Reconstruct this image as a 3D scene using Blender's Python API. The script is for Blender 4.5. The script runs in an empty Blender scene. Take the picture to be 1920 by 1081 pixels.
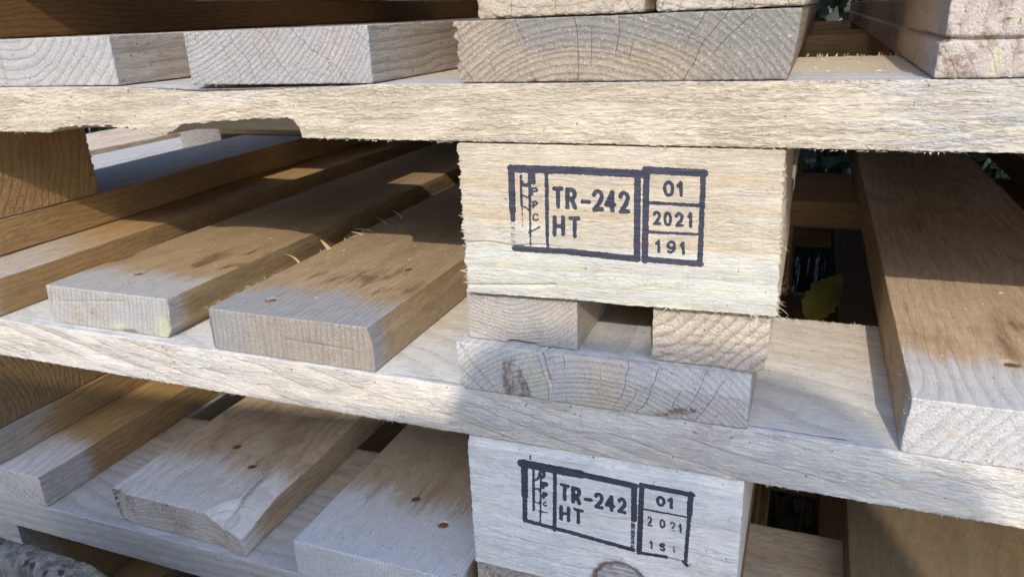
import bpy, math, random
import numpy as np
from mathutils import Matrix, Vector

# ------------------------------------------------------------------ camera
Z0 = 0.62                                   # lens height above the ground (m)
scn = bpy.context.scene
COL = scn.collection
R = [[0.93235216, 0.35936612, -0.03969182], [0.08739590, -0.33053661, -0.93973800], [-0.35082960, 0.87269785, -0.33958364]]
cam_d = bpy.data.cameras.new('camera')
cam_d.sensor_width = 36.0
cam_d.lens = 36.0 * 1412.8 / 1920
cam_d.clip_start = 0.01
cam_d.clip_end = 200
cam_d.dof.use_dof = True
cam_d.dof.focus_distance = 0.37
cam_d.dof.aperture_fstop = 36.0
cam = bpy.data.objects.new('camera', cam_d)
COL.objects.link(cam)
m = Matrix(((R[0][0], -R[1][0], -R[2][0], 0), (R[0][1], -R[1][1], -R[2][1], 0), (R[0][2], -R[1][2], -R[2][2], Z0), (0, 0, 0, 1)))
cam.matrix_world = m
scn.camera = cam

# ------------------------------------------------------------------ light
SUN = Vector((0.33, -1.56, 1.0)).normalized()          # towards the sun
EL = math.asin(SUN.z)
world = bpy.data.worlds.new('World')
scn.world = world
world.use_nodes = True
wt = world.node_tree
wt.nodes.clear()
sky = wt.nodes.new('ShaderNodeTexSky')
sky.sky_type = 'NISHITA'
sky.sun_disc = False
sky.sun_elevation = EL
sky.sun_rotation = math.atan2(SUN.x, SUN.y)
sky.dust_density = 3.6
sky.ozone_density = 7.5
sky.air_density = 1.0
bg = wt.nodes.new('ShaderNodeBackground')
bg.inputs['Strength'].default_value = 0.15
wo = wt.nodes.new('ShaderNodeOutputWorld')
wt.links.new(sky.outputs[0], bg.inputs[0])
wt.links.new(bg.outputs[0], wo.inputs[0])
sl = bpy.data.lights.new('sun', 'SUN')
sl.energy = 2.0
sl.angle = math.radians(0.5)
sl.color = (0.83, 0.76, 0.66)
so = bpy.data.objects.new('sun', sl)
so.rotation_euler = (-SUN).to_track_quat('-Z', 'Y').to_euler()
so.location = (0, -3, 3)
COL.objects.link(so)
scn.view_settings.view_transform = 'Standard'
scn.view_settings.look = 'None'
scn.view_settings.gamma = 1
scn.view_settings.exposure = 1.2
scn.cycles.max_bounces = 8
scn.cycles.diffuse_bounces = 5
scn.cycles.sample_clamp_indirect = 4.0

# ------------------------------------------------------------------ numpy noise
def _h(i, j, k, s):
    h = (i * 374761393 + j * 668265263 + k * 1440662683 + s * 974711) & 0xFFFFFFFF
    h = ((h ^ (h >> 13)) * 1274126177) & 0xFFFFFFFF
    h = h ^ (h >> 16)
    return (h & 0xFFFFFF).astype(np.float64) / 8388607.5 - 1.0
def vn(P, s=0):
    f = np.floor(P)
    t = P - f
    t = t * t * (3 - 2 * t)
    i, j, k = (f[:, q].astype(np.int64) for q in range(3))
    o = 0
    for a in (0, 1):
        wa = t[:, 0] if a else 1 - t[:, 0]
        for b in (0, 1):
            wb = t[:, 1] if b else 1 - t[:, 1]
            for c in (0, 1):
                wc = t[:, 2] if c else 1 - t[:, 2]
                o = o + wa * wb * wc * _h(i + a, j + b, k + c, s)
    return o
def fbm(P, sc, s=0, n=3):
    P = P * np.array(sc)
    o, a, t = 0, 1.0, 0
    for q in range(n):
        o = o + a * vn(P * 2 ** q, s + q * 7)
        t += a
        a *= 0.55
    return o / t
def ss(x, a, b):
    t = np.clip((x - a) / (b - a), 0, 1)
    return t * t * (3 - 2 * t)

# ------------------------------------------------------------------ object helpers
def props(o, label=None, cat=None, group=None, kind=None):
    if label: o['label'] = label
    if cat: o['category'] = cat
    if group: o['group'] = group
    if kind: o['kind'] = kind
    return o
def empty(name, loc, label, cat, group=None):
    o = bpy.data.objects.new(name, None)
    o.empty_display_size = 0.05
    o.location = loc
    COL.objects.link(o)
    return props(o, label, cat, group)
def raw_mesh(name, V, F, smooth=True):
    me = bpy.data.meshes.new(name)
    V = np.asarray(V, dtype=np.float32)
    F = np.asarray(F, dtype=np.int32)
    me.vertices.add(len(V))
    me.vertices.foreach_set('co', V.ravel())
    k = F.shape[1]
    me.loops.add(F.size)
    me.loops.foreach_set('vertex_index', F.ravel())
    me.polygons.add(len(F))
    me.polygons.foreach_set('loop_start', np.arange(0, F.size, k, dtype=np.int32))
    me.polygons.foreach_set('loop_total', np.full(len(F), k, dtype=np.int32))
    me.polygons.foreach_set('use_smooth', np.full(len(F), smooth, dtype=bool))
    me.update(calc_edges=True)
    return me
def link(name, me, mat, parent=None, loc=(0, 0, 0)):
    o = bpy.data.objects.new(name, me)
    if mat: me.materials.append(mat)
    COL.objects.link(o)
    if parent:
        o.parent = parent
        pl = Vector((0, 0, 0))
        q = parent
        while q:
            pl += q.location
            q = q.parent
        o.location = Vector(loc) - pl
    else:
        o.location = loc
    return o

# ------------------------------------------------------------------ shader writing aid
class S:
    nt = None
    def __init__(s, k): s.k = k
    @staticmethod
    def node(t): return S.nt.nodes.new(t)
    @staticmethod
    def put(inp, v):
        if isinstance(v, S): S.nt.links.new(v.k, inp)
        else: inp.default_value = v
    @staticmethod
    def m(op, *a, clamp=False):
        n = S.node('ShaderNodeMath'); n.operation = op; n.use_clamp = clamp
        for i, v in enumerate(a): S.put(n.inputs[i], v)
        return S(n.outputs[0])
    def __add__(s, o): return S.m('ADD', s, o)
    __radd__ = __add__
    def __mul__(s, o): return S.m('MULTIPLY', s, o)
    __rmul__ = __mul__
    def __sub__(s, o): return S.m('SUBTRACT', s, o)
    def __rsub__(s, o): return S.m('SUBTRACT', o, s)
    def __truediv__(s, o): return S.m('DIVIDE', s, o)
def step(x, a, b):
    n = S.node('ShaderNodeMapRange'); n.interpolation_type = 'SMOOTHSTEP'
    S.put(n.inputs['Value'], x); n.inputs['From Min'].default_value = a; n.inputs['From Max'].default_value = b
    return S(n.outputs['Result'])
def vec(x, y, z):
    n = S.node('ShaderNodeCombineXYZ')
    for i, v in enumerate((x, y, z)): S.put(n.inputs[i], v)
    return S(n.outputs[0])
def noise(v, scale=1.0, detail=2.0, rough=0.5, dist=0.0):
    n = S.node('ShaderNodeTexNoise'); S.put(n.inputs['Vector'], v)
    n.inputs['Scale'].default_value = scale; n.inputs['Detail'].default_value = detail
    n.inputs['Roughness'].default_value = rough; n.inputs['Distortion'].default_value = dist
    return S(n.outputs['Fac'])
def mix(f, a, b, mode='MIX'):
    n = S.node('ShaderNodeMix'); n.data_type = 'RGBA'; n.blend_type = mode
    S.put(n.inputs[0], f)
    for i, v in ((6, a), (7, b)):
        S.put(n.inputs[i], v if isinstance(v, S) else (*v, 1.0))
    return S(n.outputs[2])
def new_mat(name):
    mt = bpy.data.materials.new(name); mt.use_nodes = True
    S.nt = mt.node_tree; S.nt.nodes.clear()
    return mt
def finish(col, rough=0.8, height=None, spec=0.3, dist=0.001, sss=None):
    b = S.node('ShaderNodeBsdfPrincipled'); o = S.node('ShaderNodeOutputMaterial')
    S.put(b.inputs['Base Color'], col if isinstance(col, S) else (*col, 1))
    S.put(b.inputs['Roughness'], rough)
    b.inputs['Specular IOR Level'].default_value = spec
    if height is not None:
        bp = S.node('ShaderNodeBump'); bp.inputs['Strength'].default_value = 1.0
        bp.inputs['Distance'].default_value = dist
        S.put(bp.inputs['Height'], height); S.nt.links.new(bp.outputs[0], b.inputs['Normal'])
    S.nt.links.new(b.outputs[0], o.inputs[0])

def wood(run='y', pith=(40, -30), freq=0.35, slope=0.01, seed=1.0, early=(0.60, 0.455, 0.285), late=(0.42, 0.255, 0.12),
         torn=0.3, pits=0.25, lateamt=0.8, checks=0.6, grey=(0.49, 0.49, 0.48), wander=3.0, kerf=0.05, band=0.25, wfreq=0.012, gate=0.5):
    """solid wood: growth rings round a pith that runs along the board, fibres, drying checks, saw marks, weather and ink from the mesh"""
    mt = new_mat('wood')
    tc = S.node('ShaderNodeTexCoord')
    sp = S.node('ShaderNodeSeparateXYZ'); S.nt.links.new(tc.outputs['Object'], sp.inputs[0])
    X, Y, Z = (S(sp.outputs[i]) * 1000.0 for i in range(3))
    a, b, c = (Y, X, Z) if run == 'y' else (X, Y, Z)       # a along the grain
    sd = seed * 37.7
    ge = S.node('ShaderNodeNewGeometry')
    sn = S.node('ShaderNodeSeparateXYZ'); S.nt.links.new(ge.outputs['Normal'], sn.inputs[0])
    end = step(S.m('ABSOLUTE', S(sn.outputs[1 if run == 'y' else 0])), 0.6, 0.85)
    w1 = noise(vec(a * wfreq + sd, b * 0.02, c * 0.02), 1.0, 2.0) - 0.5
    w2 = noise(vec(a * wfreq + sd + 50, b * 0.02, c * 0.02), 1.0, 2.0) - 0.5
    qb = b - pith[0] + w1 * (wander * 6)
    qc = c - pith[1] + w2 * (wander * 6)
    rad = S.m('SQRT', qb * qb + qc * qc) + a * slope
    ang = S.m('ARCTAN2', qb, qc)
    rough_w = noise(vec(a * 0.15 + sd, b * 0.6, c * 0.6), 1.0, 2.0) - 0.5
    rr = (rad + rough_w * 0.9) * freq
    rr = rr + (noise(vec(rr * 0.35 + sd, 0.0, 0.0), 1.0, 1.0) - 0.5) * 1.6
    fr = S.m('FRACT', rr)
    lt = step(fr, 0.35, 0.93) * (1.0 - step(fr, 0.95, 1.0))
    fib = noise(vec(a * 0.10 + sd, b * 1.3, c * 1.3), 1.0, 4.0, 0.7)
    fib2 = noise(vec(a * 0.4 + sd, b * 2.6, c * 2.6), 1.0, 2.0, 0.6)
    nend0 = 1.0 - end
    broad = noise(vec(a * 0.01 + sd, b * 0.05, c * 0.05), 1.0, 3.0)
    mot = noise(vec(X * 0.12 + sd, Y * 0.12, Z * 0.12), 1.0, 4.0, 0.6)
    col = mix(lt * lateamt, early, late)
    dk = tuple(v * q for v, q in zip(early, (0.62, 0.50, 0.40)))
    col = mix(step(broad, 0.42, 0.78) * band * 1.6, col, dk)
    at = S.node('ShaderNodeAttribute'); at.attribute_name = 'mk'
    sa = S.node('ShaderNodeSeparateColor'); S.nt.links.new(at.outputs['Color'], sa.inputs[0])
    G, T, I = (S(sa.outputs[i]) for i in range(3))
    M = S(at.outputs['Alpha'])
    streak = noise(vec(a * 0.04 + sd, b * 0.42, c * 0.42), 1.0, 5.0, 0.72) - 0.5
    g = step(G + streak * 1.5 * S.m('MULTIPLY', G * (1.0 - G) * 4.0, 1.0, clamp=True), 0.14, 0.86)
    gcol = mix(lt * 0.45 + fib * 0.4 - 0.1, grey, tuple(v * 0.62 for v in grey))
    gcol = mix(step(mot, 0.45, 0.75) * 0.22, gcol, tuple(v * q for v, q in zip(grey, (1.0, 0.86, 0.68))))
    col = mix(g * 0.88, col, gcol)
    t = step(T + streak * 1.6 * step(T, 0.0, 0.25), 0.12, 0.85)
    col = mix(t * 0.82, col, mix(step(mot, 0.4, 0.65), (0.085, 0.045, 0.024), (0.18, 0.088, 0.034)))
    damp = step(noise(vec(a * 0.02 + sd + 3, b * 0.05, c * 0.05), 1.0, 4.0, 0.7), 0.50, 0.66)
    col = mix(damp * (1.0 - g) * nend0 * band * 1.3, col, (0.21, 0.115, 0.045))
    col = mix(step(M + (mot - 0.5) * 0.8 * step(M, 0.0, 0.3), 0.2, 0.8) * 0.6, col, (0.50, 0.49, 0.26))
    # end grain: coarse bright flecks, pits, rays and drying checks
    fl = noise(vec(X * 0.95, Y * 0.95, Z * 0.95 + sd), 1.0, 4.0, 0.72)
    fleck = step(fl, 0.56, 0.70) * end
    col = mix(fleck * 0.5, col, (0.70, 0.635, 0.54))
    col = mix(step(fl, 0.47, 0.34) * end * 0.45, col, (0.20, 0.145, 0.095))
    cell = S.m('FLOOR', ang * 15.0 + (noise(vec(rad * 0.05, sd, 0.0), 1.0, 2.0) - 0.5) * 1.5)
    cf = S.m('FRACT', ang * 15.0 + (noise(vec(rad * 0.05, sd, 0.0), 1.0, 2.0) - 0.5) * 1.5)
    wn = S.node('ShaderNodeTexWhiteNoise'); wn.noise_dimensions = '1D'
    S.put(wn.inputs['W'], cell + sd)
    pres = step(noise(vec(rad * 0.06, cell * 3.3 + sd, 0.0), 1.0, 1.0) + (S(wn.outputs['Value']) - 0.5) * 0.5, 0.5, 0.6)
    crk = (1.0 - step(S.m('ABSOLUTE', cf - 0.5) * rad, 0.9, 2.4)) * pres * end * checks
    col = mix(crk * 0.75, col, (0.07, 0.05, 0.035))
    # value variation, and painted relief shading: darker hollows, lighter ridges in the torn fibres
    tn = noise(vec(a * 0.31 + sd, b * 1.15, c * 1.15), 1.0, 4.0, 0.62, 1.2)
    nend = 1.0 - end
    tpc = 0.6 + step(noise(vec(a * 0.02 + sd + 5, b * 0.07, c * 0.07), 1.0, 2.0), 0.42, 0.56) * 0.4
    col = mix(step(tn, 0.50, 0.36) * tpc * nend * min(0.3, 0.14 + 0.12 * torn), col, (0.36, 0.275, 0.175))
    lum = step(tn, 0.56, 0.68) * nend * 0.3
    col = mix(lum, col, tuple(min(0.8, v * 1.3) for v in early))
    val = 0.98 + (fib - 0.5) * 0.75 + (mot - 0.5) * 0.38 + (fib2 - 0.5) * 0.5
    col = mix(1.0, col, vec(val, val, val), 'MULTIPLY')
    ink_n = noise(vec(a * 0.25 + sd, b * 1.3, c * 1.3), 1.0, 4.0, 0.75)
    ink = step(I * 1.30 - ink_n, 0.16, 0.34)
    inkc = mix(step(fib, 0.35, 0.75), (0.016, 0.019, 0.036), (0.052, 0.055, 0.082))
    col = mix(ink * (0.97 - step(tn, 0.6, 0.75) * 0.10), col, inkc)
    speck = step(noise(vec(X * 0.55, Y * 0.55, Z * 0.55 + sd + 9), 1.0, 0.0), 0.795, 0.83)
    col = mix(speck * 0.7, col, (0.09, 0.06, 0.04))
    # relief, in millimetres
    tpatch = (1.0 - step(S.m('ABSOLUTE', S(sn.outputs[2])), 0.6, 0.85) * 0.85) * (0.5 + step(noise(vec(a * 0.02 + sd + 5, b * 0.07, c * 0.07), 1.0, 2.0), 0.42, 0.56) * 0.5)
    hgt = tn * nend * tpatch * (1.0 - lt * 0.6) * (torn * 1.75) + fib * nend * 0.42 + fib2 * 0.16 + fl * end * (pits * 1.9) + lt * 0.10 * (1.0 + end)
    ks = noise(vec(a * 0.9 + sd, 3.0, c * 0.01), 1.0, 1.0)
    hgt = hgt + ks * kerf * nend - crk * 0.5
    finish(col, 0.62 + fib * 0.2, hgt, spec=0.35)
    return mt

# ------------------------------------------------------------------ timber
def axis(lo, hi, fine, fa=None, fb=None, coarse=8.0, r=0.8):
    """grid lines lo..hi: dense between fa and fb, opening out beyond"""
    if fa is None: fa, fb = lo, hi
    e = [0, 0.3 * r, 0.65 * r, r]
    a, b = max(lo + r, fa), min(hi - r, fb)
    if b <= a: a = b = min(max((fa + fb) / 2, lo + r), hi - r)
    n = max(1, int(round((b - a) / fine)))
    pts = list(np.linspace(a, b, n + 1)) if b > a else [a]
    s, q = fine, b
    while q < hi - r:
        s = min(s * 1.22, coarse); q += s
        if q < hi - r - s * 0.4: pts.append(q)
        else: break
    s, q = fine, a
    while q > lo + r:
        s = min(s * 1.22, coarse); q -= s
        if q > lo + r + s * 0.4: pts.append(q)
        else: break
    pts += [lo + v for v in e] + [hi - v for v in e]
    p = np.unique(np.round(pts, 4))
    return p
def timber(name, box, mat, parent, ax, r=0.8, amp=0.12, grain='y', torn=0.0, fuzz=0.0, shape=None, mark=None, seed=0, label=None):
    lo = np.array(box[:3], float) + 0.2
    hi = np.array(box[3:], float) - 0.2
    A = [axis(lo[i], hi[i], *ax[i], r=r) for i in range(3)]
    n = [len(q) for q in A]
    faces = []
    ids = lambda i, j, k: (i * n[1] + j) * n[2] + k
    I, J, K = np.arange(n[0]), np.arange(n[1]), np.arange(n[2])
    def quad(g, flip):
        f = np.stack([g[:-1, :-1], g[1:, :-1], g[1:, 1:], g[:-1, 1:]], -1).reshape(-1, 4)
        faces.append(f[:, ::-1] if flip else f)
    quad(ids(*np.meshgrid(I, J, [0], indexing='ij'))[:, :, 0], True)
    quad(ids(*np.meshgrid(I, J, [n[2] - 1], indexing='ij'))[:, :, 0], False)
    quad(ids(*np.meshgrid(I, [0], K, indexing='ij'))[:, 0, :], False)
    quad(ids(*np.meshgrid(I, [n[1] - 1], K, indexing='ij'))[:, 0, :], True)
    quad(ids(*np.meshgrid([0], J, K, indexing='ij'))[0], True)
    quad(ids(*np.meshgrid([n[0] - 1], J, K, indexing='ij'))[0], False)
    F = np.concatenate(faces)
    u, inv = np.unique(F, return_inverse=True)
    F = inv.reshape(F.shape)
    k = u % n[2]; j = (u // n[2]) % n[1]; i = u // (n[1] * n[2])
    P = np.stack([A[0][i], A[1][j], A[2][k]], 1)
    N = np.stack([(i == n[0] - 1) * 1.0 - (i == 0), (j == n[1] - 1) * 1.0 - (j == 0), (k == n[2] - 1) * 1.0 - (k == 0)], 1)
    inner = np.clip(P, lo + r, hi - r)
    d = P - inner
    ln = np.linalg.norm(d, axis=1, keepdims=True)
    Q = inner + d / np.maximum(ln, 1e-9) * r
    nn = d / np.maximum(ln, 1e-9)
    gi = 1 if grain == 'y' else 0
    sc = np.array([0.55, 0.55, 0.55]); sc[gi] = 0.05
    isend = np.abs(nn[:, gi]) > 0.7
    e = amp * np.where(isend, fbm(P, (0.7, 0.7, 0.7), seed, 3) * 1.3, fbm(P, sc, seed + 3, 3))
    if torn:
        ts = np.array([1.25, 1.25, 1.25]); ts[gi] = 0.30
        patch = 0.45 + 0.55 * ss(fbm(P, (0.016, 0.016, 0.06), seed + 40, 2), -0.15, 0.15)
        e = e + torn * np.where(isend | (np.abs(nn[:, 2]) > 0.7), 0, fbm(P, ts, seed + 11, 3)) * patch
    big = fbm(P, (0.02, 0.012, 0.02), seed + 21, 2) * amp * 1.5
    D = nn * (e + big)[:, None]
    if fuzz:        # ragged sawn arrises
        m1 = (hi - P); m2 = (P - lo)
        de = np.sort(np.minimum(m1, m2), axis=1)[:, 1]
        wt_ = np.exp(-de / 0.9)
        fs = np.array([0.9, 0.9, 0.9])
        D += np.stack([fbm(P, fs, seed + 50 + q, 3) for q in range(3)], 1) * (fuzz * wt_)[:, None]
    Q = Q + D
    if shape is not None: Q = shape(Q, P, nn)
    org = np.array(box[:3], float)
    me = raw_mesh(name, (Q - org) / 1000.0, F)
    mk = np.zeros((len(P), 4), dtype=np.float32)
    if mark is not None:
        g_, s_, i_, m_ = mark(P, nn)
        mk[:, 0] = g_; mk[:, 1] = s_; mk[:, 2] = i_; mk[:, 3] = m_
    at = me.attributes.new('mk', 'FLOAT_COLOR', 'POINT')
    at.data.foreach_set('color', mk.ravel())
    o = link(name, me, mat, parent, (org[0] / 1000, org[1] / 1000, org[2] / 1000 + Z0))
    if label: o['label'] = label
    return o

def ribbons(name, items, mat, parent, loc=(0, 0, 0), kind='stuff', label=None):
    """thin tapering curled slivers, three-sided: (base, dir, length, width, curl vector)"""
    V, F = [], []
    nseg = 5
    for b, d, L_, w, cu in items:
        b = np.array(b, float); d = np.array(d, float); d /= np.linalg.norm(d); cu = np.array(cu, float)
        s0 = len(V)
        side = np.cross(d, (0.3, 0.2, 1.0)); side /= np.linalg.norm(side)
        up = np.cross(side, d)
        for q in range(nseg + 1):
            t = q / nseg
            c_ = b + d * L_ * t + cu * L_ * t * t
            ww = w * (1 - t) ** 0.6 * 0.5 + 0.02
            V += [c_ + side * ww, c_ - side * ww, c_ + up * ww * 0.5]
        for q in range(nseg):
            for e in range(3):
                F.append((s0 + q * 3 + e, s0 + q * 3 + (e + 1) % 3, s0 + q * 3 + 3 + (e + 1) % 3, s0 + q * 3 + 3 + e))
    V = np.array(V)
    org = V[0].copy()
    me = raw_mesh(name, (V - org) / 1000, F, False)
    o = link(name, me, mat, parent, (org[0] / 1000, org[1] / 1000, org[2] / 1000 + Z0))
    if kind: o['kind'] = kind
    if label: o['label'] = label
    return o

STAMP1=[([(-118.92,-61.77),(-88.91,-61.79)],1.62,1),([(-88.91,-61.79),(-61.97,-62.33)],1.57,1),([(-118.74,-61.51),(-119.0,-80.33)],1.46,1),([(-119.0,-80.33),(-119.07,-84.56)],1.27,0.62),([(-119.07,-84.56),(-119.45,-97.48)],1.22,0.3),([(-118.81,-98.08),(-93.52,-98.27)],1.29,1),([(-93.52,-98.27),(-63.75,-99.13)],1.38,1),([(-63.5,-62.14),(-63.85,-99.4)],1.33,1),([(-102.69,-63.24),(-103.24,-91.0)],0.83,1),([(-103.24,-91.0),(-103.32,-96.32)],0.75,0.7),([(-60.11,-60.6),(-36.87,-61.22)],1.46,1),([(-59.78,-60.83),(-60.52,-99.91)],1.27,1),([(-37.23,-61.24),(-37.88,-100.12)],1.03,1),([(-60.53,-99.14),(-37.65,-99.85)],1.23,1),([(-58.86,-74.33),(-38.3,-74.65)],0.72,1),([(-59.07,-86.99),(-38.22,-86.97)],0.63,1),([(-99.46,-69.99),(-96.03,-69.84)],0.89,1),([(-97.74,-69.91),(-97.9,-77.84)],0.88,1),([(-93.73,-78.19),(-93.61,-70.19),(-91.75,-70.11),(-91.58,-70.11),(-90.94,-70.34),(-90.48,-71.05),(-90.32,-72.03),(-90.5,-73.03),(-90.98,-73.78),(-91.63,-74.08),(-93.67,-74.17)],0.94,1),([(-91.97,-74.25),(-90.32,-78.01)],0.93,1),([(-81.9,-72.07),(-81.6,-71.27),(-81.1,-70.67),(-80.46,-70.38),(-79.8,-70.45),(-79.22,-70.85),(-78.81,-71.53),(-78.65,-72.38),(-78.74,-73.26),(-79.44,-75.07),(-81.87,-78.38),(-78.57,-78.2)],0.91,1),([(-74.1,-78.47),(-74.15,-70.35),(-76.62,-75.98),(-73.15,-75.81)],0.9,1),([(-70.69,-72.21),(-70.41,-71.39),(-69.93,-70.78),(-69.32,-70.49),(-68.69,-70.55),(-68.12,-70.97),(-67.73,-71.66),(-67.55,-72.52),(-67.64,-73.42),(-68.28,-75.26),(-70.58,-78.63),(-67.41,-78.46)],0.88,1),([(-99.64,-82.87),(-99.8,-90.67)],0.9,1),([(-95.84,-82.66),(-95.98,-90.42)],0.89,1),([(-99.72,-86.75),(-95.91,-86.52)],0.9,1),([(-92.53,-82.86),(-88.85,-82.65)],0.86,1),([(-90.69,-82.75),(-90.78,-90.88)],0.86,1),([(-49.28,-67.98),(-49.37,-69.04),(-49.67,-69.95),(-50.16,-70.57),(-50.75,-70.81),(-51.36,-70.62),(-51.88,-70.04),(-52.25,-69.16),(-52.4,-68.11),(-52.31,-67.05),(-52.0,-66.14),(-51.51,-65.52),(-50.92,-65.29),(-50.32,-65.48),(-49.8,-66.05),(-49.43,-66.93),(-49.28,-67.98)],0.7,1),([(-47.0,-66.77),(-45.99,-65.38),(-45.79,-70.77)],0.69,1),([(-56.68,-79.35),(-56.48,-78.83),(-56.14,-78.45),(-55.71,-78.26),(-55.25,-78.29),(-54.84,-78.54),(-54.55,-78.97),(-54.42,-79.51),(-54.47,-80.08),(-54.92,-81.24),(-56.55,-83.37),(-54.27,-83.24)],0.65,1),([(-49.92,-80.89),(-49.98,-81.88),(-50.2,-82.73),(-50.56,-83.31),(-51.0,-83.53),(-51.45,-83.36),(-51.84,-82.82),(-52.12,-82.0),(-52.24,-81.02),(-52.18,-80.03),(-51.95,-79.19),(-51.59,-78.61),(-51.16,-78.39),(-50.71,-78.56),(-50.32,-79.1),(-50.04,-79.91),(-49.92,-80.89)],0.64,1),([(-47.66,-79.54),(-47.46,-79.02),(-47.09,-78.64),(-46.62,-78.44),(-46.13,-78.47),(-45.69,-78.73),(-45.37,-79.16),(-45.23,-79.7),(-45.28,-80.26),(-45.76,-81.42),(-47.49,-83.56),(-45.04,-83.41)],0.63,1),([(-42.65,-79.64),(-41.96,-78.28),(-41.75,-83.6)],0.63,1),([(-55.53,-91.96),(-54.71,-90.72),(-54.59,-95.46)],0.63,1),([(-48.17,-92.22),(-48.33,-92.96),(-48.81,-93.53),(-49.49,-93.78),(-50.19,-93.64),(-50.71,-93.14),(-50.91,-92.42),(-50.75,-91.68),(-50.26,-91.11),(-49.58,-90.86),(-48.89,-91.01),(-48.37,-91.51),(-48.17,-92.22)],0.62,1),([(-48.17,-92.22),(-48.26,-93.97),(-49.44,-95.43),(-50.68,-95.06)],0.62,1),([(-45.47,-92.25),(-44.68,-91.02),(-44.51,-95.71)],0.62,1),([(-87.01,-75.21),(-84.06,-75.17)],0.87,1),([(-110.41,-63.0),(-110.82,-79.9)],0.69,1),([(-110.82,-79.9),(-111.1,-91.51)],0.65,0.55),([(-111.1,-91.51),(-111.28,-96.62)],0.55,0.5),([(-114.37,-64.91),(-114.65,-78.01)],0.64,0.85),([(-114.54,-78.01),(-114.57,-87.47)],0.44,0.45),([(-114.34,-66.93),(-113.28,-68.78),(-111.84,-69.03),(-110.56,-67.55)],0.7,0.95),([(-114.46,-73.08),(-112.4,-74.02),(-110.67,-75.49)],0.49,0.6),([(-114.56,-78.53),(-112.3,-78.94),(-110.85,-80.68)],0.49,0.6),([(-108.71,-64.45),(-108.71,-67.73)],0.9,1),([(-109.51,-72.91),(-109.42,-70.15),(-108.14,-70.1),(-108.02,-70.09),(-107.58,-70.17),(-107.26,-70.4),(-107.15,-70.74),(-107.28,-71.09),(-107.61,-71.36),(-108.06,-71.47),(-109.47,-71.53)],0.54,0.95),([(-109.38,-78.79),(-109.3,-76.2),(-108.18,-76.14),(-108.08,-76.14),(-107.69,-76.2),(-107.42,-76.43),(-107.33,-76.74),(-107.44,-77.07),(-107.73,-77.32),(-108.12,-77.43),(-109.34,-77.49)],0.54,0.85),([(-107.36,-82.14),(-107.83,-81.77),(-108.42,-81.71),(-108.99,-81.97),(-109.41,-82.5),(-109.58,-83.17),(-109.46,-83.83),(-109.07,-84.32),(-108.51,-84.52),(-107.91,-84.39),(-107.41,-83.96)],0.48,0.75),([(-111.72,-90.22),(-106.75,-87.63)],0.55,0.8)]
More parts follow.
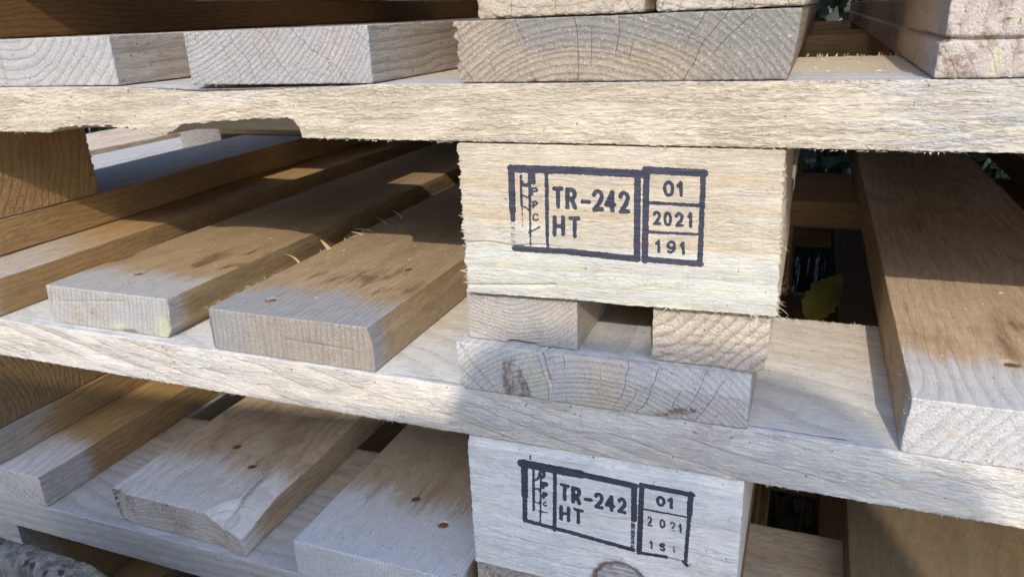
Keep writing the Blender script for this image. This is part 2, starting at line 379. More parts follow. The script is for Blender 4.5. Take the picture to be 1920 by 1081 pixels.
STAMP2=[([(-119.46,-209.37),(-89.09,-209.55)],2.14,1),([(-89.09,-209.55),(-62.63,-210.59)],1.58,1),([(-118.16,-208.43),(-118.56,-228.05)],1.68,1),([(-118.56,-228.05),(-118.98,-243.26)],1.32,0.72),([(-118.79,-243.22),(-88.18,-245.29)],1.21,0.8),([(-88.18,-245.29),(-62.94,-247.17)],1.2,0.8),([(-62.92,-210.32),(-62.74,-229.41)],1.39,0.9),([(-63.19,-230.2),(-63.23,-247.6)],1.12,0.45),([(-102.15,-210.71),(-103.15,-245.32)],1.0,0.9),([(-59.27,-209.22),(-59.88,-248.16)],1.26,0.92),([(-59.55,-209.41),(-35.9,-209.76)],1.26,1),([(-36.73,-209.29),(-36.81,-220.72)],1.25,0.95),([(-36.81,-220.72),(-37.65,-249.03)],0.99,0.62),([(-59.88,-248.16),(-46.75,-247.23)],0.96,0.75),([(-46.75,-247.23),(-37.7,-247.65)],0.58,0.4),([(-38.24,-248.14),(-36.79,-249.49)],0.98,1),([(-57.48,-222.44),(-36.19,-222.55)],0.58,0.65),([(-99.04,-217.38),(-95.63,-217.62)],0.94,1),([(-97.33,-217.5),(-97.47,-225.83)],0.94,1),([(-93.13,-226.12),(-93.02,-217.96),(-91.3,-218.05),(-91.14,-218.05),(-90.55,-218.35),(-90.12,-219.11),(-89.97,-220.13),(-90.14,-221.14),(-90.58,-221.86),(-91.18,-222.11),(-93.08,-222.02)],1.0,1),([(-91.5,-222.26),(-89.97,-226.25)],0.99,1),([(-81.56,-220.29),(-81.29,-219.54),(-80.82,-219.0),(-80.23,-218.77),(-79.62,-218.88),(-79.08,-219.32),(-78.71,-220.01),(-78.55,-220.84),(-78.64,-221.68),(-79.28,-223.37),(-81.53,-226.38),(-78.48,-226.47)],0.94,1),([(-73.72,-226.72),(-73.76,-219.03),(-76.24,-224.31),(-72.77,-224.22)],0.93,0.95),([(-70.06,-220.62),(-69.81,-219.91),(-69.38,-219.41),(-68.84,-219.2),(-68.28,-219.31),(-67.78,-219.73),(-67.42,-220.39),(-67.27,-221.17),(-67.35,-221.97),(-67.92,-223.56),(-69.97,-226.37),(-67.15,-226.5)],0.92,0.95),([(-99.41,-230.39),(-99.54,-237.78)],0.96,0.95),([(-95.58,-230.51),(-95.69,-237.88)],0.95,0.95),([(-99.47,-234.07),(-95.63,-234.18)],0.96,0.95),([(-92.33,-230.26),(-88.61,-230.54)],0.88,0.9),([(-90.47,-230.4),(-90.54,-238.02)],0.88,0.9),([(-48.71,-216.28),(-48.8,-217.17),(-49.11,-217.93),(-49.58,-218.45),(-50.15,-218.65),(-50.73,-218.51),(-51.23,-218.03),(-51.58,-217.3),(-51.71,-216.42),(-51.62,-215.53),(-51.32,-214.78),(-50.84,-214.26),(-50.27,-214.06),(-49.7,-214.21),(-49.2,-214.68),(-48.85,-215.41),(-48.71,-216.28)],0.73,1),([(-46.59,-215.18),(-45.39,-213.88),(-45.23,-218.85)],0.73,1),([(-55.96,-227.24),(-55.84,-226.75),(-55.61,-226.4),(-55.32,-226.24),(-55.02,-226.31),(-54.74,-226.58),(-54.54,-227.02),(-54.46,-227.56),(-54.49,-228.1),(-54.78,-229.2),(-55.85,-231.15),(-54.34,-231.18)],0.64,0.55),([(-48.19,-228.77),(-48.23,-229.65),(-48.41,-230.39),(-48.7,-230.89),(-49.05,-231.08),(-49.41,-230.91),(-49.73,-230.42),(-49.95,-229.68),(-50.04,-228.81),(-49.99,-227.93),(-49.81,-227.19),(-49.53,-226.69),(-49.18,-226.51),(-48.82,-226.68),(-48.5,-227.17),(-48.28,-227.9),(-48.19,-228.77)],0.63,0.6),([(-44.98,-227.63),(-44.86,-227.18),(-44.64,-226.86),(-44.36,-226.71),(-44.06,-226.77),(-43.79,-227.03),(-43.6,-227.43),(-43.5,-227.92),(-43.53,-228.43),(-43.81,-229.44),(-44.85,-231.24),(-43.36,-231.27)],0.62,0.46),([(-41.08,-228.24),(-40.58,-227.13),(-40.42,-231.66)],0.62,0.55),([(-54.52,-240.9),(-53.98,-239.91),(-53.88,-243.92)],0.65,0.55),([(-47.8,-240.61),(-48.09,-240.24),(-48.55,-240.05),(-49.06,-240.1),(-49.48,-240.38),(-49.73,-240.8),(-49.74,-241.28),(-49.49,-241.69),(-49.07,-241.93),(-48.37,-241.93),(-47.96,-242.15),(-47.71,-242.54),(-47.69,-242.99),(-47.89,-243.42),(-48.28,-243.72),(-48.75,-243.82),(-49.22,-243.71),(-49.57,-243.4)],0.58,0.85),([(-43.51,-241.21),(-43.22,-240.6),(-43.13,-243.33)],0.58,0.46),([(-86.8,-223.34),(-84.04,-223.15)],0.92,1),([(-113.46,-212.3),(-114.02,-235.6)],0.77,0.8),([(-109.53,-212.2),(-110.69,-242.05)],0.57,0.75),([(-113.45,-217.83),(-111.54,-216.88),(-109.58,-213.92)],0.65,0.9),([(-113.82,-223.49),(-111.38,-222.27),(-109.87,-224.4)],0.52,0.6),([(-113.83,-229.85),(-111.53,-231.47),(-110.2,-229.05)],0.52,0.5),([(-113.97,-234.16),(-111.66,-235.79)],0.53,0.5),([(-107.89,-213.41),(-107.99,-214.07),(-108.26,-214.67),(-108.64,-215.12),(-109.09,-215.34),(-109.53,-215.3),(-109.89,-215.01),(-110.13,-214.51),(-110.2,-213.88),(-110.09,-213.21),(-109.83,-212.61),(-109.44,-212.17),(-108.99,-211.95),(-108.56,-211.99),(-108.19,-212.28),(-107.96,-212.78),(-107.89,-213.41)],0.83,1),([(-108.72,-221.22),(-108.65,-218.7),(-107.41,-218.44),(-107.3,-218.42),(-106.87,-218.41),(-106.57,-218.58),(-106.46,-218.87),(-106.58,-219.21),(-106.9,-219.5),(-107.33,-219.68),(-108.69,-219.96)],0.77,0.95),([(-108.57,-227.14),(-108.5,-224.46),(-107.59,-224.26),(-107.51,-224.24),(-107.2,-224.27),(-106.98,-224.46),(-106.91,-224.78),(-107.0,-225.13),(-107.23,-225.42),(-107.55,-225.58),(-108.53,-225.8)],0.78,0.9),([(-107.25,-229.88),(-107.54,-229.66),(-107.9,-229.68),(-108.25,-229.92),(-108.5,-230.33),(-108.6,-230.82),(-108.53,-231.27),(-108.29,-231.57),(-107.95,-231.66),(-107.58,-231.51),(-107.28,-231.16)],0.52,0.8),([(-110.83,-235.6),(-106.71,-235.73)],0.52,0.7),([(-114.88,-204.04),(-114.63,-206.03)],0.45,0.9),([(-116.81,-205.77),(-114.94,-205.89)],0.26,0.8)]
rng = random.Random(7)
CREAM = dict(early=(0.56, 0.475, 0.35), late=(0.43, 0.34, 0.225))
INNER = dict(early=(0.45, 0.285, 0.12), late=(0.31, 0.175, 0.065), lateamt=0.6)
new = new_mat('pale_fibre'); finish((0.66, 0.53, 0.36), 0.7); FIBRE = new
new = new_mat('brown_fibre'); finish((0.48, 0.33, 0.165), 0.75); BFIBRE = new
new = new_mat('sawdust'); finish((0.74, 0.64, 0.46), 0.8); DUST = new
def metal(c1, c2):
    mt = new_mat('nail_steel')
    tc = S.node('ShaderNodeTexCoord'); n_ = noise(S(tc.outputs['Object']), 900.0, 4.0, 0.7)
    finish(mix(step(n_, 0.35, 0.65), c1, c2), 0.7, n_ * 0.3, dist=0.0006)
    return mt
RUST = metal((0.30, 0.12, 0.05), (0.14, 0.06, 0.03))
DARKNAIL = metal((0.07, 0.05, 0.04), (0.16, 0.09, 0.05))
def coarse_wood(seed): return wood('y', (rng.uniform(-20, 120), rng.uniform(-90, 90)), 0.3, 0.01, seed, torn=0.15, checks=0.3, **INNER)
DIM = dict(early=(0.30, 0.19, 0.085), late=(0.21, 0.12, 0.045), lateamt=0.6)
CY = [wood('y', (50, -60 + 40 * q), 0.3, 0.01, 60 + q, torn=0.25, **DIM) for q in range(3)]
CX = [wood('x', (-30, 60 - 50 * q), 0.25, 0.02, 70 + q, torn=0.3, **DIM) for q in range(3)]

def nail(board_, x, y, z, mat, r=2.6):
    V, F = [], []
    n = 14
    for q, (rr, h) in enumerate(((r, -1.2), (r, 0.0), (r * 0.8, 0.25), (r * 0.05, 0.32))):
        for a in range(n):
            t = 2 * math.pi * a / n
            V.append((rr * math.cos(t) * 1.1, rr * math.sin(t) * 0.9, h))
    for q in range(3):
        for a in range(n):
            F.append((q * n + a, q * n + (a + 1) % n, (q + 1) * n + (a + 1) % n, (q + 1) * n + a))
    me = raw_mesh('nail', np.array(V) / 1000, F)
    o = link('nail', me, mat, board_, (x / 1000, y / 1000, z / 1000 + Z0))
    o.rotation_euler = (rng.uniform(-0.15, 0.15), rng.uniform(-0.15, 0.15), rng.uniform(0, 3))
    return o

def deck_axes(level, y0, y1, x0, x1, z0, z1):
    if level == 'fine': return ((0.62,), (0.8, y0, y0 + 70, 9.0), (0.6,))
    if level == 'mid': return ((1.4,), (1.6, y0, y0 + 60, 12.0), (1.2,))
    return ((14.0,), (40.0, y0, y0 + 1, 60.0), (8.0,))
def deck(parent, x0, x1, zs, mat, level='fine', y0=300.0, y1=1303.0, grey_to=32, soft=16, tide=0.0, nails=(), endgrey=0.55, sidegrey=10,
         shape=None, extra=None, seed=0, label=None, T=25.0, r=0.7, dents=True, name='deck_board'):
    def mark(P, nn):
        d = P[:, 1] - y0
        wob = fbm(P, (0.05, 0.0, 0.0), seed + 5, 2) * 9 + fbm(P, (0.25, 0, 0), seed + 6, 2) * 5
        top = nn[:, 2] > 0.5
        side = np.abs(nn[:, 0]) > 0.7
        g = np.where(top, 1 - ss(d + wob, grey_to - soft, grey_to + soft), 0)
        g = np.where(side, (1 - ss(d + wob * .5, sidegrey - 8, sidegrey + 12)) * 0.75, g)
        g = np.where(nn[:, 1] < -0.7, endgrey + 0.2 * fbm(P, (0.06, 0, 0.1), seed + 9, 2), g)
        fing = fbm(P, (0.30, 0.012, 0), seed + 7, 3)
        s = np.where(top, tide * np.exp(-((d + wob + fing * 16 - grey_to - soft * 1.0) / np.where(d + wob + fing * 16 > grey_to + soft, 30.0, 9.0)) ** 2) * (0.22 + 0.75 * ss(fbm(P, (0.07, 0.03, 0), seed + 8, 3), -0.2, 0.4)), 0)
        for nx, ny, *_ in nails:
            q = np.hypot(P[:, 0] - nx, (P[:, 1] - ny) * 0.8)
            s = np.maximum(s, np.where(top, 0.95 * np.exp(-(q / 3.4) ** 2), 0))
            s = np.maximum(s, np.where(top & (P[:, 1] > ny), 0.5 * np.exp(-((P[:, 0] - nx) / 2.6) ** 2 - ((P[:, 1] - ny) / 22) ** 2), 0))
        i_ = np.zeros(len(P)); m_ = np.zeros(len(P))
        if extra: g, s, i_, m_ = extra(P, nn, g, s, i_, m_)
        return g, s, i_, m_
    def shp(Q, P, nn):
        if shape: Q = shape(Q, P, nn)
        for nx, ny, *_ in nails:
            q = np.hypot(P[:, 0] - nx, P[:, 1] - ny)
            Q[:, 2] -= np.where((nn[:, 2] > 0.5), 1.7 * (1 - ss(q, 1.8, 4.0)), 0)
        return Q
    o = timber(name, (x0, y0, zs, x1, y1, zs + T), mat, parent, deck_axes(level, y0, y1, x0, x1, zs, zs + T), r=r,
               amp=0.16 if level != 'low' else 0.3, grain='y', fuzz=0.45 if level == 'fine' else 0.2, torn=0.12, shape=shp, mark=mark, seed=seed, label=label)
    for nl in nails:
        nail(o, nl[0], nl[1], zs + T - 1.25, nl[2])
    return o
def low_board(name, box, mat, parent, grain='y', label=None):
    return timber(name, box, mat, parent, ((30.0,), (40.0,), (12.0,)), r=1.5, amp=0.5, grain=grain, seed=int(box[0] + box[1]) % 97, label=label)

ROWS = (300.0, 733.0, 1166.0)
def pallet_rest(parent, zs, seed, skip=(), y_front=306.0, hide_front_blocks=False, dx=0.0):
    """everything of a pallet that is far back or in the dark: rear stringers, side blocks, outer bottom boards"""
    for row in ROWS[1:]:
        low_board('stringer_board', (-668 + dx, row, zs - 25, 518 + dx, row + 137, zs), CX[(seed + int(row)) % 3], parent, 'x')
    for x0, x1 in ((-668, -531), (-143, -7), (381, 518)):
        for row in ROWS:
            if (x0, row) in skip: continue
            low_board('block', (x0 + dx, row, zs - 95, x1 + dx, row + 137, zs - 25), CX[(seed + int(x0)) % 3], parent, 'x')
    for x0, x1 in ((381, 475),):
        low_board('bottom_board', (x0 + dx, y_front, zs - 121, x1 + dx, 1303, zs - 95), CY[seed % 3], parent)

# ================================================================== pallet 1: its stringer crosses the top of the picture
A1 = -26.0
p1 = empty('pallet', (-0.075, 0.8, (A1 - 121) / 1000 + Z0), 'pale pallet carrying the complete black stamp, its chipped rail crossing above the block', 'pallet', 'wooden pallets stacked on each other')
def s1_shape(Q, P, nn):
    x, y, z = P[:, 0], P[:, 1], P[:, 2]
    prof = np.interp(x, [-600, -392, -378, -350, -326, -317, -309, -301, -294, -270, -250, -234, -229, -226, -224.5, 600],
                        [0.6, 0.3, 4.0, 4.4, 2.6, 0.0, 0.3, 3.6, 6.0, 8.0, 9.0, 9.8, 8.8, 6.0, 0.2, 0.0])
    prof = prof + (prof > 1) * vn(np.stack([x * 0.35, x * 0, x * 0], 1), 5) * 0.7
    back = 1 - ss(y - 300, 2, 26)          # the tear runs out behind the front edge
    lift = prof * back
    f = (-26 - z) / 25.0
    Q[:, 2] += lift * np.clip(f, 0, 1)
    top = np.interp(x, [-600, -330, -305, -290, -262, -235, -200, -186, -150, -60, 600], [0, 0, -0.8, -1.8, -1.6, -1.2, -0.8, 0, 0, 0, 0])
    Q[:, 2] += top * (1 - ss(y - 300, 3, 18)) * np.clip(1 - f * 2.2, 0, 1)
    sm = np.exp(-((x + 272) / 42) ** 2) * np.clip(1 - f * 1.6, 0, 1)   # a shallow scoop where bark was
    Q[:, 1] += sm * 2.2 * (nn[:, 1] < -0.5)
    return Q
def s1_mark(P, nn):
    x, y, z = P.T
    front = nn[:, 1] < -0.5
    g = np.where(front, 0.12 + 0.40 * np.exp(-((x + 275) / 30) ** 2 - ((z + 31) / 8) ** 2) + 0.4 * ss(x, -20, 40) , 0)
    g = g + np.where(nn[:, 2] > 0.5, 0.95 * (1 - ss(y - 300 + fbm(P, (0.05, 0, 0), 3) * 8, 12, 75)), 0)
    s = np.where(nn[:, 2] < -0.5, 0.1, 0)
    m_ = np.where(front, 0.35 * ss(-z, 48, 51.5) * ss(fbm(P, (0.04, 0, 0.1), 77, 2), 0.0, 0.4), 0)
    return np.clip(g, 0, 1), s, 0 * x, m_
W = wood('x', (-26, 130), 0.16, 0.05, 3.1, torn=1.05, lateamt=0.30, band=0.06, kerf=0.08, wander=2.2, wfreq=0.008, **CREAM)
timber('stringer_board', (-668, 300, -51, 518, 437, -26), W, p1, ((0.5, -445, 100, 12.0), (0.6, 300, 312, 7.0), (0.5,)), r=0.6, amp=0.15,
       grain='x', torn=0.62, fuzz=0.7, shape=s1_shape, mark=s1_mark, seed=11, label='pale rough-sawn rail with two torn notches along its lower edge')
def d1c_shape(Q, P, nn):
    x, y, z = P.T
    f = (z + 26) / 25.0
    Q[:, 0] += np.clip(1 - (x + 142) / 9, 0, 1) * (2.2 * (1 - f) ** 2 + 1.3 * vn(np.stack([z * 0.42, y * 0.02, z * 0], 1), 8) + 1.2 * np.maximum(0, vn(np.stack([z * 1.3, y * 0.05, z * 0], 1), 18)) - 0.6) * (y < 420)
    Q[:, 0] -= np.clip((x + 14) / 8, 0, 1) * 3.2 * (1 - f) ** 1.5
    return Q
def d1c_x(P, nn, g, s, i_, m_):
    x, z = P[:, 0], P[:, 2]
    en = nn[:, 1] < -0.7
    # grey-blue stained top of the end, warmer below
    g = np.where(en, 0.35 + 0.5 * ss(z, -18, -6) * ss(x, -128, -105) + 0.35 * ss(x, -60, -20), g)
    return g, s, i_, m_
deck(p1, -142, -6, A1, wood('y', (55, -62), 0.42, 0.01, 5.2, torn=0.2, pits=0.30, checks=1.0, wander=1.5, grey=(0.215, 0.205, 0.185), early=(0.37, 0.295, 0.21), late=(0.23, 0.165, 0.105)),
     y0=300, shape=d1c_shape, extra=d1c_x, seed=3, label='wide deck board with long drying cracks across its grey end')
deck(p1, -286, -183, A1, wood('y', (-25, 105), 0.40, 0.01, 6.4, torn=0.2, pits=0.34, checks=0.7, wander=1.2, lateamt=0.65, grey=(0.34, 0.335, 0.33), early=(0.40, 0.35, 0.29), late=(0.22, 0.18, 0.145)),
     y0=300, seed=4, endgrey=0.62, sidegrey=5, label='deck board with fine slanting growth rings on a whitish end')
def crack_at(xc, w=0.7, dep=2.5):
    def f(Q, P, nn):
        k = np.exp(-((P[:, 0] - xc + (P[:, 2]) * 0.05) / w) ** 2)
        Q[:, 1] += np.where(nn[:, 1] < -0.7, dep * k, 0)
        return Q
    return f
deck(p1, -437, -336, A1, wood('y', (20, 75), 0.21, 0.01, 7.7, torn=0.3, pits=0.3, checks=0.2, wander=2.0, lateamt=0.55, grey=(0.38, 0.37, 0.365), early=(0.44, 0.385, 0.32), late=(0.27, 0.22, 0.175)),
     y0=302, seed=5, endgrey=0.66, sidegrey=3, shape=crack_at(-420), label='deck board with wide curved rings and a dark vertical crack on its pale end')
def d1d_shape(Q, P, nn):
    x, y, z = P.T
    zc = -13.6 + 0.5 * vn(np.stack([x * 0.08, y * 0.02, x * 0], 1), 9) + (x - 38) * 0.01
    k = np.exp(-((z - zc) / 0.75) ** 2)
    Q[:, 1] += np.where(nn[:, 1] < -0.5, k * 3.0, 0)
    lf = (nn[:, 0] < -0.5) & (y < 420)
    Q[:, 0] += np.where(lf, k * 2.2, 0)
    up = ss(z, -14.2, -12.8)
    Q[:, 0] += up * np.clip(1 - (x - 38) / 10, 0, 1) * 1.3
    lo_ = (1 - up)
    Q[:, 0] += lo_ * np.clip(1 - (x - 38) / 6, 0, 1) * (-0.4)
    Q[:, 1] += up * 0.8 * (nn[:, 1] < -0.5)
    return Q
def d1d_x(P, nn, g, s, i_, m_):
    x, z = P[:, 0], P[:, 2]
    en = nn[:, 1] < -0.5
    g = np.where(en, 0.50, g)
    s = np.where(en, 0.50 * ss(fbm(P, (0.13, 0, 0.07), 31, 2), -0.1, 0.35), s)
    m_ = np.where(en, 0.75 * np.exp(-((x - 55) / 1.6) ** 2) * ss(-z, 10, 19) + 0.7 * np.exp(-((x - 60) / 2.2) ** 2 - ((z + 8) / 3) ** 2), 0)
    return g, s, i_, m_
deck(p1, 38, 132, A1, wood('y', (130, 40), 0.2, 0.01, 8.3, torn=0.2, pits=0.42, checks=0.0, lateamt=0.3, grey=(0.42, 0.38, 0.35), early=(0.50, 0.41, 0.335), late=(0.36, 0.26, 0.20)),
     y0=300, T=26, shape=d1d_shape, extra=d1d_x, seed=6, grey_to=20, sidegrey=18, label='split deck board with a horizontal crack and resin on its end')
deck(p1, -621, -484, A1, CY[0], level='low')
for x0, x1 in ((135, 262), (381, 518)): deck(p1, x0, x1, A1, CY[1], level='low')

# block with the full stamp
STAMP_AT = {}
def stampfield(P, strokes, front=300.0):
    x, z = P[:, 0], P[:, 2]
    out = np.zeros(len(P))
    for pts, hw, k in strokes:
        q = np.array(pts)
        lo_, hi_ = q.min(0) - hw - 1, q.max(0) + hw + 1
        ix = np.where((x > lo_[0]) & (x < hi_[0]) & (z > lo_[1]) & (z < hi_[1]))[0]
        if not len(ix): continue
        px, pz = x[ix], z[ix]
        dm = np.full(len(ix), 1e9)
        wob = 0.26 * fbm(P[ix], (1.1, 0, 1.1), 70, 2)
        for (ax_, az_), (bx_, bz_) in zip(pts[:-1], pts[1:]):
            vx, vz = bx_ - ax_, bz_ - az_
            t = np.clip(((px - ax_) * vx + (pz - az_) * vz) / max(vx * vx + vz * vz, 1e-9), 0, 1)
            dm = np.minimum(dm, np.hypot(px - ax_ - t * vx, pz - az_ - t * vz))
        v = np.clip(0.5 + (hw * 1.12 + wob - dm) / 0.55, 0, 1) * (k + 0.34 * (1 - k) * (k < 0.8))
        out[ix] = np.maximum(out[ix], v)
    return out
def b1_shape(Q, P, nn):
    x, y, z = P.T
    near = (y < 345)
    zz = np.stack([z * 0.62, y * 0.05, z * 0], 1)
    rag = np.abs(vn(zz, 14)) ** 1.5 * 1.9 + 1.1 * np.maximum(0, vn(zz * 2.3, 13)) + 0.5 * vn(zz * 5.1, 15)
    Q[:, 0] -= np.clip(1 - (x + 143) / 3.5, 0, 1) * rag * near * (0.4 + 0.6 * (nn[:, 1] < -0.3))
    Q[:, 0] += np.clip(1 - (-7 - x) / 2.5, 0, 1) * (0.6 * vn(zz * 1.7, 16)) * near
    Q[:, 0] += np.interp(z, [-121, -51], [1.2, -1.0]) * np.clip((x + 143) / 136, 0, 1)
    # thin flake standing off the lower left
    k = np.exp(-((z + 117.5 - (x + 143) * 0.07) / 0.5) ** 2) * (x < -100) * (nn[:, 1] < -0.5)
    Q[:, 1] += k * 1.3
    k2 = np.exp(-((z + 96.3 + 0.6 * np.sin(x * 0.25)) / 0.35) ** 2) * (x < -95) * (nn[:, 1] < -0.5) * ss(-x, 95, 110)
    Q[:, 1] += k2 * 1.0
    zb = -121 + np.interp(x, [-143, -110, -95, -70, -40, -7], [0.2, 0.8, 1.4, 1.2, 1.9, 2.6])
    Q[:, 2] = np.where(y < 330, np.interp(z, [-121, -51], [0, 1]) * (-51.2 - zb) + zb + (Q[:, 2] - P[:, 2]), Q[:, 2])
    return Q
def b1_mark(P, nn):
    x, y, z = P.T
    front = nn[:, 1] < -0.4
    wv = fbm(P, (0.012, 0, 0.03), 90, 2) * 7
    g = np.where(front, 0.05 + 0.62 * ss(-z + wv, 88, 104) , 0.25)
    bands = 0.5 + 0.5 * np.sin((z + wv * 1.2 + 0.04 * x) * 0.62)
    g = g + np.where(front, 0.28 * bands, 0)
    m_ = np.where(front, 0.42 * ss(-z + wv, 98, 112) * (1 - bands * 0.6), 0)
    return np.clip(g, 0, 1), 0 * x, np.where(front, stampfield(P, STAMP1), 0), m_
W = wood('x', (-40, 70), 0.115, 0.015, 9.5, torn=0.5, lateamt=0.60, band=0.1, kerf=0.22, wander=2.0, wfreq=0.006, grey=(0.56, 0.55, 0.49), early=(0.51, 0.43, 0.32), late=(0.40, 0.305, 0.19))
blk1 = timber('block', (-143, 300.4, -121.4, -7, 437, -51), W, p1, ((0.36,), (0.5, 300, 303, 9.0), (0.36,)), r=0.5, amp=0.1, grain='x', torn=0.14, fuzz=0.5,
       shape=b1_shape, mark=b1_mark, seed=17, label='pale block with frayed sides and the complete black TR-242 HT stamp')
it = []
tears = [rng.uniform(-118, -53) for _ in range(15)]
for q in range(150):
    z = min(-51.8, max(-120.5, rng.choice(tears) + rng.gauss(0, 0.9)))
    it.append(((-143.2 + rng.uniform(-0.5, 1.0), 300.2 + abs(rng.gauss(0, 5)), z), (-1, rng.uniform(-0.7, 0.15), rng.uniform(-0.5, 0.35)), rng.uniform(0.6, 2.6) * (1 if rng.random() < 0.9 else 1.7), rng.uniform(0.35, 1.3), (0, rng.uniform(-0.3, 0.3), rng.uniform(-0.3, 0.3))))
tears = [rng.uniform(-117, -53) for _ in range(14)]
for q in range(210):
    z = min(-51.8, max(-119.5, rng.choice(tears) + rng.gauss(0, 1.1)))
    low = z < -95
    it.append(((-8.0 + np.interp(z, [-121, -51], [1.2, -1.0]) + rng.uniform(-0.6, 0.5), 300.3 + abs(rng.gauss(0, 4)), z), (1, rng.uniform(-0.9, 0.2), rng.uniform(-0.9, 0.9)), rng.uniform(0.6, 2.6) * (2.0 if low and rng.random() < 0.25 else 1), rng.uniform(0.12, 0.45), (rng.uniform(-0.4, 0.4), 0, rng.uniform(-0.5, 0.5))))
for z, L_, dz in ((-113.5, 8, -0.2), (-112, 6, 0.25), (-109, 5, 0.5), (-117, 6.5, -0.15), (-82, 6, 0.7), (-86, 5, 0.45), (-88, 5.5, -0.2), (-72, 4, 0.6)):
    it.append(((-8, 301, z), (1, -0.35, dz), L_, 0.6, (-0.1, 0, rng.uniform(-0.3, 0.3))))
for q in range(26):
    it.append(((rng.uniform(-60, -8), 300.2, -118.8 + rng.uniform(0, 0.8)), (rng.uniform(-0.3, 1.0), -0.5, rng.uniform(-0.8, 0.6)), rng.uniform(1, 4.5), 0.25, (rng.uniform(-0.4, 0.4), 0, rng.uniform(-0.6, 0.3))))
ribbons('splinters', it, FIBRE, blk1)
def mkflat(gv, tv=0.0):
    def f(P, nn):
        n_ = fbm(P, (0.05, 0.05, 0.08), 61, 2)
        return np.clip(np.where(nn[:, 1] < -0.6, gv, gv * 0.8 * (1 - ss(P[:, 1], 312, 345))) + 0.2 * n_, 0, 1), tv * ss(n_, 0, 0.5), 0 * n_, 0 * n_
    return f
def bb_shape(Q, P, nn):
    x, y, z = P.T
    if True:
        Q[:, 2] += np.where((x > -120) & (x < -106) & (y < 340), 0, 0)
    n_ = np.interp(x, [-147, -127, -125, -113, -110, -88], [0, 0, 1.6, 1.2, 0, 0]) * (1 - ss(y, 310, 325))
    Q[:, 2] += n_ * np.clip((-121 - z) / 26 * 2 - 1, 0, 1)
    return Q
bax = ((0.6,), (0.8, 300, 340, 12.0), (0.6,))
timber('bottom_board', (-147, 306, -147, -91.5, 1303, -121.2), wood('y', (20, 60), 0.5, 0.01, 12.1, torn=0.2, pits=0.3, checks=0.15, lateamt=0.4, grey=(0.38, 0.365, 0.34), early=(0.44, 0.36, 0.27), late=(0.36, 0.28, 0.2)),
       p1, bax, r=0.6, amp=0.12, fuzz=0.35, shape=bb_shape, mark=mkflat(0.62), seed=23)
def bb2_shape(Q, P, nn):
    x, y, z = P.T
    f = np.clip((-121 - z) / 26, 0, 1)
    Q[:, 0] += np.clip((x + 14) / 6, 0, 1) * (-1.5 * ss(f, 0.5, 1.0) + 0.6 * vn(np.stack([z * 0.6, y * 0.03, z], 1), 33))
    Q[:, 2] += np.interp(x, [-57, -30, -14, -8], [0, 0, -0.6, 1.2]) * f * (y < 350)
    Q[:, 1] += np.where(nn[:, 1] < -0.5, 0.7 * fbm(P, (0.12, 0, 0.45), 71, 3), 0)
    return Q
timber('bottom_board', (-57.5, 306, -147, -8, 1303, -120.4), wood('y', (-60, 110), 0.24, 0.01, 13.4, torn=0.2, pits=0.6, checks=0.7, lateamt=0.75, early=(0.58, 0.50, 0.40), late=(0.40, 0.28, 0.19)),
       p1, bax, r=0.6, amp=0.25, fuzz=0.5, shape=bb2_shape, mark=mkflat(0.15), seed=24, label='pinkish bottom board end with a rough fibrous face')
def side_mark(P, nn):
    x, y, z = P.T
    n_ = fbm(P, (0.04, 0.02, 0.06), 44, 2)
    top = nn[:, 2] > 0.5
    return np.where(top, 0.55, 0.2 * (1 - ss(y, 300, 340))) + 0.1 * n_, np.where((z > -100) & (y < 330), 0.4 * ss(-y - n_ * 20, -345, -325) * ss(-np.abs(z + 66), -14, -4), 0), 0 * x, 0 * x
timber('block', (-668, 300, -121.2, -531, 437, -51), wood('x', (-30, 60), 0.16, 0.02, 14.2, torn=0.5, kerf=0.1, **INNER), p1, ((3.0, -560, -531, 14), (0.9,), (0.8,)), r=0.6, amp=0.25, grain='x', torn=0.2, fuzz=0.6, mark=side_mark, seed=25,
       shape=lambda Q, P, nn: (Q.__setitem__((slice(None), 0), Q[:, 0] + np.where(P[:, 1] > 434, 1.2 * vn(P * np.array([0, 0, 0.9]), 3), 0)), Q)[1])
timber('bottom_board', (-628, 305, -146.6, -531, 1303, -121.4), wood('y', (120, 60), 0.25, 0.01, 15.2, torn=0.55, **INNER), p1, ((2.0, -560, -531, 12), (1.0, 300, 440, 6.0), (0.9,)), r=0.7, amp=0.25, torn=0.22, fuzz=0.5, mark=side_mark, seed=26,
       shape=lambda Q, P, nn: (Q.__setitem__((slice(None), 0), Q[:, 0] - 8.0 * ss(P[:, 1], 430, 620)), Q)[1])
pallet_rest(p1, A1, 1, skip=((-668, 300.0), (-143, 300.0)))

